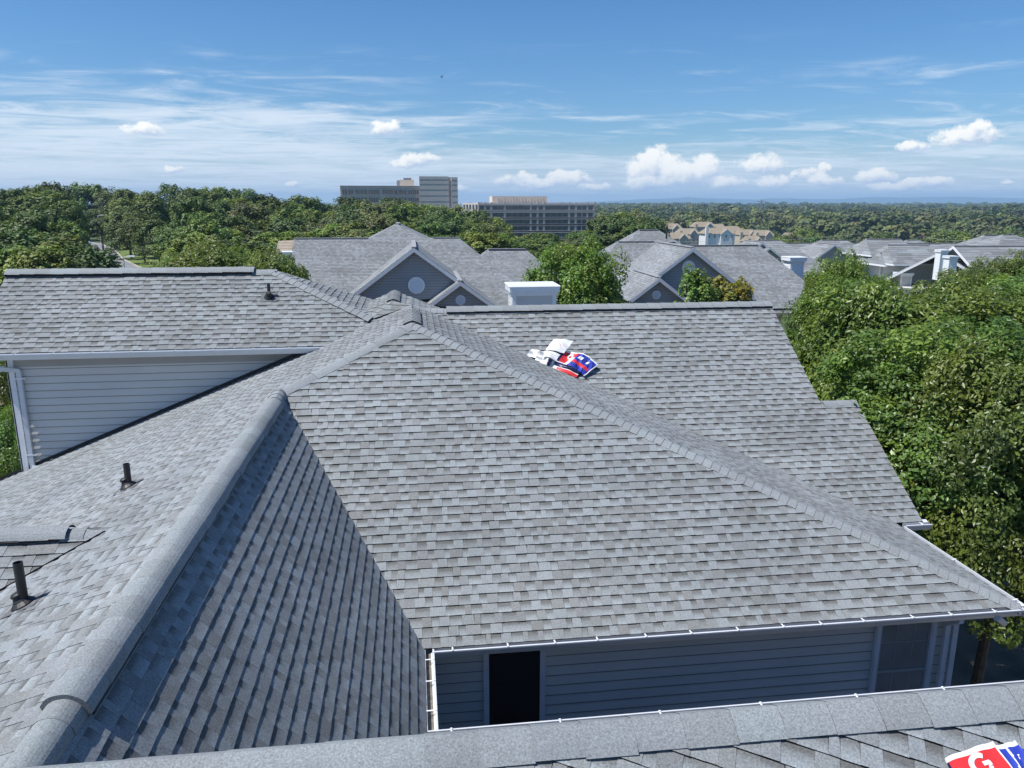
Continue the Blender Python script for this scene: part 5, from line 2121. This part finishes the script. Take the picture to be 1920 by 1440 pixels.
def far_wood():
    rng = np.random.default_rng(5)
    protos = []
    for i in range(5):
        c = [(0.094, 0.138, 0.034), (0.110, 0.154, 0.038), (0.082, 0.126, 0.038), (0.140, 0.188, 0.034), (0.138, 0.160, 0.052)][i]
        V, F, Cc, _, _ = leaf_cloud(rng, (1, 1, .85), 24, 10, .42, c, clump_r=.32, hole=.2)
        protos.append((V, F, Cc))
    Vs, Fs, Cs = [], [], []
    off = 0
    r2 = random.Random(8)
    n = 0
    while n < 3600:
        t = r2.random()
        Y = 430 * math.exp(t * math.log(5200 / 430))
        px = r2.uniform(1080, 2080) if Y < 1500 else r2.uniform(880, 2150)
        if 1215 < px < 1500 and Y < 545:
            continue
        x = at(px, 400, Y).x
        gz = ground_z(x, Y)
        und = 3.0 * math.sin(x * .006 + Y * .004) + 2 * math.sin(Y * .011)
        if px > 1780 and 900 < Y < 2200:
            und += 6 * min(1, (px - 1780) / 160)
        s = r2.uniform(5.0, 8.0) * (1 + Y / 3600)
        V, F, Cc = protos[r2.randrange(5)]
        a = r2.uniform(0, 6.28)
        R = np.array([[math.cos(a), -math.sin(a), 0], [math.sin(a), math.cos(a), 0], [0, 0, 1]])
        hh = r2.choice((r2.uniform(8, 12), r2.uniform(10, 15), r2.uniform(12, 18))) + max(0, und * min(1, Y / 900))
        Vs.append(V @ R.T * np.array([s, s, min(s, 8.0)]) + np.array([x, Y, gz + hh]))
        Fs.append(F + off)
        pat = .5 + .5 * math.sin(x * .013 + 1.3 * math.sin(Y * .009)) * math.sin(Y * .012 + x * .004)
        Cs.append(Cc * r2.uniform(.7, 1.25) * (np.array([.75, .82, .9]) + np.array([.65, .45, .2]) * pat))
        off += len(V)
        n += 1
    me = np_mesh('far_wood', np.concatenate(Vs), np.concatenate(Fs), np.concatenate(Cs), L_FAR)
    o = bpy.data.objects.new('far_wood', me)
    C.objects.link(o)
    tag(o, 'green wood stretching away to the blue hills', 'wood', kind='stuff')


far_wood()

# ------------------------------------------------------------------ street furniture, pylon, car, bird


def street_lamp(px, Y, hgt, label):
    p = at(px, 500, Y)
    o = empty('street_lamp', (p.x, Y, 0), label, 'street lamp', 'street lamps along the road')
    m = MB()
    m.tube((p.x, Y, 0), (p.x, Y, hgt), .13, .08, 10)
    m.tube((p.x, Y, hgt - .05), (p.x + .9, Y, hgt + .1), .05, .05, 8)
    m.build('pole', M_WHITE, o)
    m = MB()
    m.hexa([(p.x + .5, Y - .18, hgt), (p.x + 1.5, Y - .18, hgt + .04), (p.x + 1.5, Y + .18, hgt + .04), (p.x + .5, Y + .18, hgt)],
           [(p.x + .55, Y - .14, hgt + .2), (p.x + 1.4, Y - .14, hgt + .2), (p.x + 1.4, Y + .14, hgt + .2), (p.x + .55, Y + .14, hgt + .2)])
    m.build('lamp_head', M_WHITE, o)


lz = at(233, 482, 104)
street_lamp(233, 104, lz.z, 'pale street lamp beside the grass verge behind the left ridge')
lz = at(196, 404, 215)
street_lamp(195, 215, lz.z, 'far street lamp rising out of the trees by the road bend')

pm = MB()
p = at(1428, 376, 900)
gz = ground_z(p.x, 900)
M_LATT = mat_plain('galvanised', (0.25, 0.26, 0.27), .6, .1)
o = empty('power_pylon', (p.x, 900, gz), 'grey power pylon sticking up over the far wood', 'pylon')
m = MB()
for sx in (-1, 1):
    for sy in (-1, 1):
        m.bar((p.x + sx * 2.4, 900 + sy * 2.4, gz), (p.x + sx * .4, 900 + sy * .4, p.z + 1), .5, .5)
for k in range(8):
    t0, t1 = k / 8, (k + 1) / 8
    z0, z1 = gz + (p.z - gz) * t0, gz + (p.z - gz) * t1
    w0, w1 = 2.4 - 2 * t0, 2.4 - 2 * t1
    m.bar((p.x - w0, 897.6 + 2 * t0, z0), (p.x + w1, 897.6 + 2 * t1, z1), .25, .25)
    m.bar((p.x + w0, 897.6 + 2 * t0, z0), (p.x - w1, 897.6 + 2 * t1, z1), .25, .25)
m.build('mast', M_LATT, o)
m = MB()
for (dz, hw) in ((-1.0, 6.0), (-5, 4.6)):
    m.bar((p.x - hw, 900, p.z + dz), (p.x + hw, 900, p.z + dz), .55, .5)
m.build('crossarm', M_LATT, o)

# wooden poles and sagging wires in front of the far wood
poles = [(1615, 436, 170), (1730, 440, 180), (1905, 432, 165)]
tops = []
for i, (px, y, Y) in enumerate(poles):
    p = at(px, y, Y)
    gz = ground_z(p.x, Y)
    o = empty('utility_pole', (p.x, Y, gz), ('wooden utility pole left of the tall house', 'wooden utility pole over the roofs of the far row', 'wooden utility pole near the right edge')[i], 'utility pole', 'utility poles behind the far row')
    m = MB()
    m.tube((p.x, Y, gz), (p.x, Y, p.z), .16, .11, 8)
    m.build('pole', M_BARK, o)
    m = MB()
    m.bar((p.x - 1.2, Y, p.z - .5), (p.x + 1.2, Y, p.z - .5), .12, .12)
    m.build('crossarm', M_BARK, o)
    tops.append(p)
m = MB()
M_WIRE = mat_plain('wire', (0.30, 0.31, 0.32), .5, .1)
for dz in (-.3, -1.6, -2.8):
    for a, b in ((tops[0] + Vector((-60, 20, -1)), tops[0]), (tops[0], tops[1]), (tops[1], tops[2]), (tops[2], tops[2] + Vector((50, -10, 2)))):
        prev = None
        for k in range(13):
            t = k / 12
            q = a.lerp(b, t) + Vector((0, 0, dz - 1.6 * 4 * t * (1 - t)))
            if prev is not None:
                m.tube(prev, q, .028, .028, 5, caps=False)
            prev = q
group_thing('power_line', m, M_WIRE, 'thin sagging power wires in front of the far wood', 'power line')


def small_car(px, py, Y, label, col):
    p = at(px, py, Y)
    x, y = p.x, Y
    o = empty('parked_car', (x, y, .05), label, 'car')
    m = MB()
    prof = [(-2.2, .35), (-2.25, .75), (-1.5, .9), (-1.0, 1.4), (.7, 1.42), (1.3, .95), (2.1, .8), (2.2, .35)]
    m.sweep([(a, b) for a, b in prof], (x, y - .85, .05), (x, y + .85, .05), Vector((1, 0, 0)), Vector((0, 0, 1)), closed=True)
    m.build('body', mat_plain('car_paint', col, .25, .03), o)
    m = MB()
    m.box((x - .85, y - .88, 1.0), (x + .65, y + .88, 1.36))
    m.build('window', M_GLASS, o)
    for sx in (-1.35, 1.35):
        for sy in (-.8, .8):
            m = MB()
            m.tube((x + sx, y + sy - .1, .37), (x + sx, y + sy + .1, .37), .33, .33, 14)
            m.build('wheel', M_BLACK, o)


small_car(152, 449, 232, 'white car on the far bend of the road among trees', (.8, .8, .8))
small_car(-2, 768, 46, 'pale yellow car parked below the left eave', (.62, .52, .25))

# bird high in the sky
b0 = at(828, 145, 105)
o = None
m = MB()
n = 10
R0 = [(-.20, .006), (-.15, .03), (-.05, .05), (.05, .048), (.12, .03), (.17, .028), (.20, .004)]
for (a, b) in zip(R0[:-1], R0[1:]):
    m.tube(b0 + Vector((a[0] * .6, a[0] * .8, a[0] * .3)), b0 + Vector((b[0] * .6, b[0] * .8, b[0] * .3)), a[1], b[1], n, caps=False)
for sg in (-1, 1):
    s0 = b0 + Vector((.03, .03, .02))
    tip = s0 + Vector((-.8 * sg * .22, .6 * sg * .22, .17))
    t2 = tip + Vector((-.8 * sg * .16 - .12, .6 * sg * .16 - .12, .03))
    m.hexa([s0, tip, tip - Vector((.08, .1, 0)), s0 - Vector((.09, .11, 0))], [q + Vector((0, 0, .012)) for q in (s0, tip, tip - Vector((.08, .1, 0)), s0 - Vector((.09, .11, 0)))])
    m.hexa([tip, t2, t2 - Vector((.02, .03, 0)), tip - Vector((.08, .1, 0))], [q + Vector((0, 0, .008)) for q in (tip, t2, t2 - Vector((.02, .03, 0)), tip - Vector((.08, .1, 0)))])
group_thing('bird', m, mat_plain('bird_feather', (.03, .03, .035), .7, .2), 'small dark bird flying high in the blue sky', 'bird')

# ------------------------------------------------------------------ shingle wrappers left on the roofs
M_WRAP = mat_plain('plastic_wrapper', (1, 1, 1, 1), .38, .04, 8, attr=True)
WHITE_, RED_, BLUE_, NAVY_ = (.78, .78, .77, 1), (.66, .035, .04, 1), (.035, .06, .40, 1), (.012, .014, .06, 1)


def wrapper(name, label, o, u, v, n, Lx, Ly, paint, seed, amp=.015, lift=lambda a, b: 0.0, thick=.012, group=None, nx=26, ny=18):
    """limp printed plastic wrapper: o corner, u and v edge directions, n up; paint(a, b) gives the print"""
    rng = random.Random(seed)
    ph = [(rng.uniform(2, 9), rng.uniform(2, 9), rng.uniform(0, 6.28), rng.uniform(.3, 1)) for _ in range(6)]
    tot = sum(p[3] for p in ph)

    def pt(i, j, dn):
        a, b = i / nx, j / ny
        w = sum(q[3] * math.sin(q[0] * a * 2 + q[1] * b * 2 + q[2]) for q in ph) / tot
        edge = .012 * math.sin(9 * a + seed) + .008 * math.sin(17 * b + seed)
        return o + u * (a * Lx + edge * (b - .5)) + v * (b * Ly + edge * (a - .5)) + n * (amp * (w + .6) + lift(a, b) + dn)
    m = MB()
    for i in range(nx):
        for j in range(ny):
            c = paint((i + .5) / nx, (j + .5) / ny)
            m.face([pt(i, j, thick), pt(i + 1, j, thick), pt(i + 1, j + 1, thick), pt(i, j + 1, thick)], c)
            if i in (0, nx - 1) or j in (0, ny - 1):
                pass
    for i in range(nx):
        for (j, s_) in ((0, 1), (ny, -1)):
            m.face([pt(i, j, 0), pt(i + 1, j, 0), pt(i + 1, j, thick), pt(i, j, thick)], paint((i + .5) / nx, min(.99, j / ny + .01)))
    for j in range(ny):
        for i in (0, nx):
            m.face([pt(i, j, 0), pt(i, j + 1, 0), pt(i, j + 1, thick), pt(i, j, thick)], paint(min(.99, i / nx + .01), (j + .5) / ny))
    for i in range(nx):
        for j in range(ny):
            m.face([pt(i, j, 0), pt(i, j + 1, 0), pt(i + 1, j + 1, 0), pt(i + 1, j, 0)], WHITE_)
    ob = m.build(name, M_WRAP)
    return tag(ob, label, 'wrapper', group), pt


def letter_ring(parent, name, fn, mat, pts_uv):
    """flat lettering laid on a wrapper: quads given in wrapper coordinates"""
    m = MB()
    for q in pts_uv:
        m.face([fn(a, b) for a, b in q])
    return m.build(name, mat, parent)


def stroke(path, w, asp=1.0):
    qs = []
    for (a, b) in zip(path[:-1], path[1:]):
        dx, dy = b[0] - a[0], (b[1] - a[1]) * asp
        l = math.hypot(dx, dy) or 1
        nx_, ny_ = -dy / l * w / 2, dx / l * w / 2 / asp
        ex, ey = dx / l * w * .12, dy / l * w * .12 / asp
        qs.append([(a[0] + nx_ - ex, a[1] + ny_ - ey), (a[0] - nx_ - ex, a[1] - ny_ - ey), (b[0] - nx_ + ex, b[1] - ny_ + ey), (b[0] + nx_ + ex, b[1] + ny_ + ey)])
    return qs


NC = NCf.normalized()
pC = W(XCR, YC, ZC)
oC = on_plane(1052, 690, pC, NC)
uC = Vector((1, 0, 0))
vC = NC.cross(uC).normalized()
if vC.z < 0:
    vC = -vC


def rot2(u, v, a):
    return u * math.cos(a) + v * math.sin(a), v * math.cos(a) - u * math.sin(a)


def c_at(x, y, h=.02):
    return on_plane(x, y, pC, NC) + NC * h


WR_GROUP = 'shingle wrappers piled on the right roof'
BL = M_WRAP


def pr_blue(a, b):
    if b > .93 or a > .96:
        return WHITE_
    if .30 < b < .44 and .2 < a < .9:
        return RED_
    if .60 < b < .80 and .30 < a < .62:
        return WHITE_ if (int(a * 60) % 4) else BLUE_
    if a < .18:
        return WHITE_ if b < .55 else RED_
    return BLUE_ if (a * 7 + b * 5) % 2 < 1.5 else NAVY_


def pr_red(a, b):
    if b > .90 or b < .07:
        return WHITE_
    if a > .55:
        return RED_
    if a > .46:
        return NAVY_
    return WHITE_ if b < .5 else NAVY_


def pr_white(a, b):
    if .35 < b < .6 and .3 < a < .8 and math.sin(a * 31) * math.sin(b * 23) > .3:
        return (.62, .42, .40, 1)
    return WHITE_


def pr_mix(a, b):
    if a < .3:
        return WHITE_
    if b < .32:
        return RED_ if a > .42 else WHITE_
    if b < .40:
        return WHITE_
    return NAVY_ if b < .75 else BLUE_




def wrap3(label, o, pu, pv, hs, paint, seed, amp, lift, **k):
    """wrapper spread between three points of the roof, raised by the heights hs on the pile below it"""
    o, pu, pv = c_at(*o, hs[0]), c_at(*pu, hs[1]), c_at(*pv, hs[2])
    u, v = pu - o, pv - o
    n = u.cross(v).normalized()
    if n.dot(NC) < 0:
        n = -n
    return wrapper('wrapper', label, o, u.normalized(), v.normalized(), n, u.length, v.length, paint, seed, amp, lift, group=WR_GROUP, **k)


lump = lambda k, h: (lambda a, b: h * (.5 + .5 * math.sin(a * 9 + k)) * math.sin(b * 3.1) * (.6 + .4 * math.sin(b * 11 + k)))
wr1, f1 = wrap3('blue printed wrapper at the lower right end of the pile', (1066, 692), (1094, 710), (1093, 674), (.03, .06, .05), pr_blue, 1, .022, lambda a, b: .05 * math.sin(a * 3.1))
wr9, f9 = wrap3('second blue wrapper tucked under the red patch of the pile', (1056, 690), (1082, 702), (1084, 671), (.06, .09, .10), pr_blue, 9, .025, lambda a, b: .05 * math.sin(a * 3.1 + .5))
wr2, f2 = wrap3('white and red wrapper at the lower left of the pile', (1012, 686), (1080, 711), (1022, 672), (.02, .02, .06), pr_mix, 2, .03, lump(1.0, .07))
wr3, f3 = wrap3('navy and red wrapper lying across the middle of the pile', (1016, 679), (1071, 692), (1032, 659), (.10, .13, .13), pr_red, 3, .022, lambda a, b: .06 * math.sin(a * 5.0 + .9))
wr4, f4 = wrap3('crumpled white wrapper at the left end of the pile', (987, 673), (1020, 681), (998, 660), (.02, .08, .03), lambda a, b: WHITE_, 4, .05, lump(2.2, .10), nx=34, ny=24)
wr10, f10 = wrap3('crumpled white wrapper below the navy one in the pile', (1001, 683), (1030, 692), (1008, 672), (.03, .06, .06), lambda a, b: WHITE_ if a < .8 else NAVY_, 10, .04, lump(.4, .08), nx=34, ny=24)
wr5, f5 = wrap3('white folded sheet on top of the pile', (1020, 669), (1056, 674), (1036, 651), (.17, .18, .20), pr_white, 5, .02, lambda a, b: .05 * a * b + .03 * math.sin(a * 4))
# printed strip of stars and a round letter on the red patch
st = []
for k in range(4):
    c = (.24 + k * .055, .30)
    st += [[(c[0] - .012, c[1]), (c[0], c[1] - .03), (c[0] + .012, c[1]), (c[0], c[1] + .03)]]


def on_w(fn, nx=26, ny=18, h=.018):
    return lambda a, b: fn(a * nx, b * ny, h)


M_PRINT = mat_plain('white_print', (.80, .80, .78), .4, .02)
letter_ring(wr3, 'print', on_w(f3), M_PRINT, st)


def letter_G(cx, cy, rx, ry, w, a0=50, a1=345):
    pts = [(cx + rx * math.cos(math.radians(t)), cy + ry * math.sin(math.radians(t))) for t in range(a0, a1 + 1, 8)]
    asp = rx / ry
    q = stroke(pts, w, asp)
    q += stroke([(cx + rx * 1.02, cy - ry * .22), (cx + rx * 1.02, cy + ry * .10), ], w, asp)
    q += stroke([(cx + rx * 1.12, cy + ry * .06), (cx + rx * .25, cy + ry * .06)], w * .85, asp)
    return q


letter_ring(wr3, 'print', on_w(f3), M_PRINT, letter_G(.78, .62, .075, .17, .045))

# red wrapper at the lower right on the nearest roof
N5n = N5.normalized()
pF = W(XL, YFG, ZFG)
f_at = lambda x, y, h=.02: on_plane(x, y, pF, N5n) + N5n * h
A0, B0, C0 = f_at(1762, 1428, .045), f_at(1850, 1397, .045), f_at(1925, 1458, .045)
uR = (B0 - A0).normalized()
vR = (C0 - B0)
vR = (vR - uR * vR.dot(uR)).normalized()
LR = (B0 - A0).length


def pr_bag(a, b):
    if b < .04 or a > .97:
        return WHITE_
    if a < .03:
        return NAVY_
    return RED_


wr6, f6 = wrapper('wrapper', 'red wrapper with a white letter on the nearest roof at the lower right corner', A0, uR, vR, N5n, LR, .62, pr_bag, 6, .010, lambda a, b: .012 * a, nx=40, ny=44)
pr_b2 = lambda a, b: WHITE_ if (b < .06 or (abs(a - .45 + .2 * b) < .03)) else BLUE_
o7 = f_at(1858, 1405, .02)
wr7, f7 = wrapper('wrapper', 'blue wrapper half under the red one at the lower right corner', o7, uR, vR, N5n, .16, .45, pr_b2, 7, .008)
o8 = f_at(1898, 1422, .012)
wr8, f8 = wrapper('wrapper', 'second blue wrapper cut by the right edge of the picture', o8, uR, vR, N5n, .30, .45, pr_b2, 8, .010)
# the letter G, its top towards the ridge
G = letter_G(0, 0, 1, 1, .52)
cg = (f6(0, 0, 0))
tgt = f_at(1829, 1443, .045)
ca, cb = (tgt - A0).dot(uR) / LR, (tgt - A0).dot(vR) / .62
sa, sb = .155, .155 * LR / .62
Gq = [[(ca + x * sa, cb - y * sb) for x, y in q] for q in G]
letter_ring(wr6, 'print', lambda a, b: f6(a * 40, b * 44, .016), M_PRINT, Gq)

# ------------------------------------------------------------------ air between here and the hills
mh = bpy.data.materials.new('haze')
mh.use_nodes = True
nt = mh.node_tree
nt.nodes.clear()
out = nt.nodes.new('ShaderNodeOutputMaterial')
vol = nt.nodes.new('ShaderNodeVolumePrincipled')
vol.inputs['Color'].default_value = (0.46, 0.72, 1.0, 1)
vol.inputs['Density'].default_value = 0.00014
vol.inputs['Anisotropy'].default_value = 0.0
nt.links.new(vol.outputs[0], out.inputs['Volume'])
mb = MB()
mb.box((-9500, -320, -30), (9500, 13500, 150))
me = bpy.data.meshes.new('haze')
me.from_pydata(mb.v, [], mb.f)
me.materials.append(mh)
hz = bpy.data.objects.new('haze', me)
C.objects.link(hz)
hz['kind'] = 'stuff'
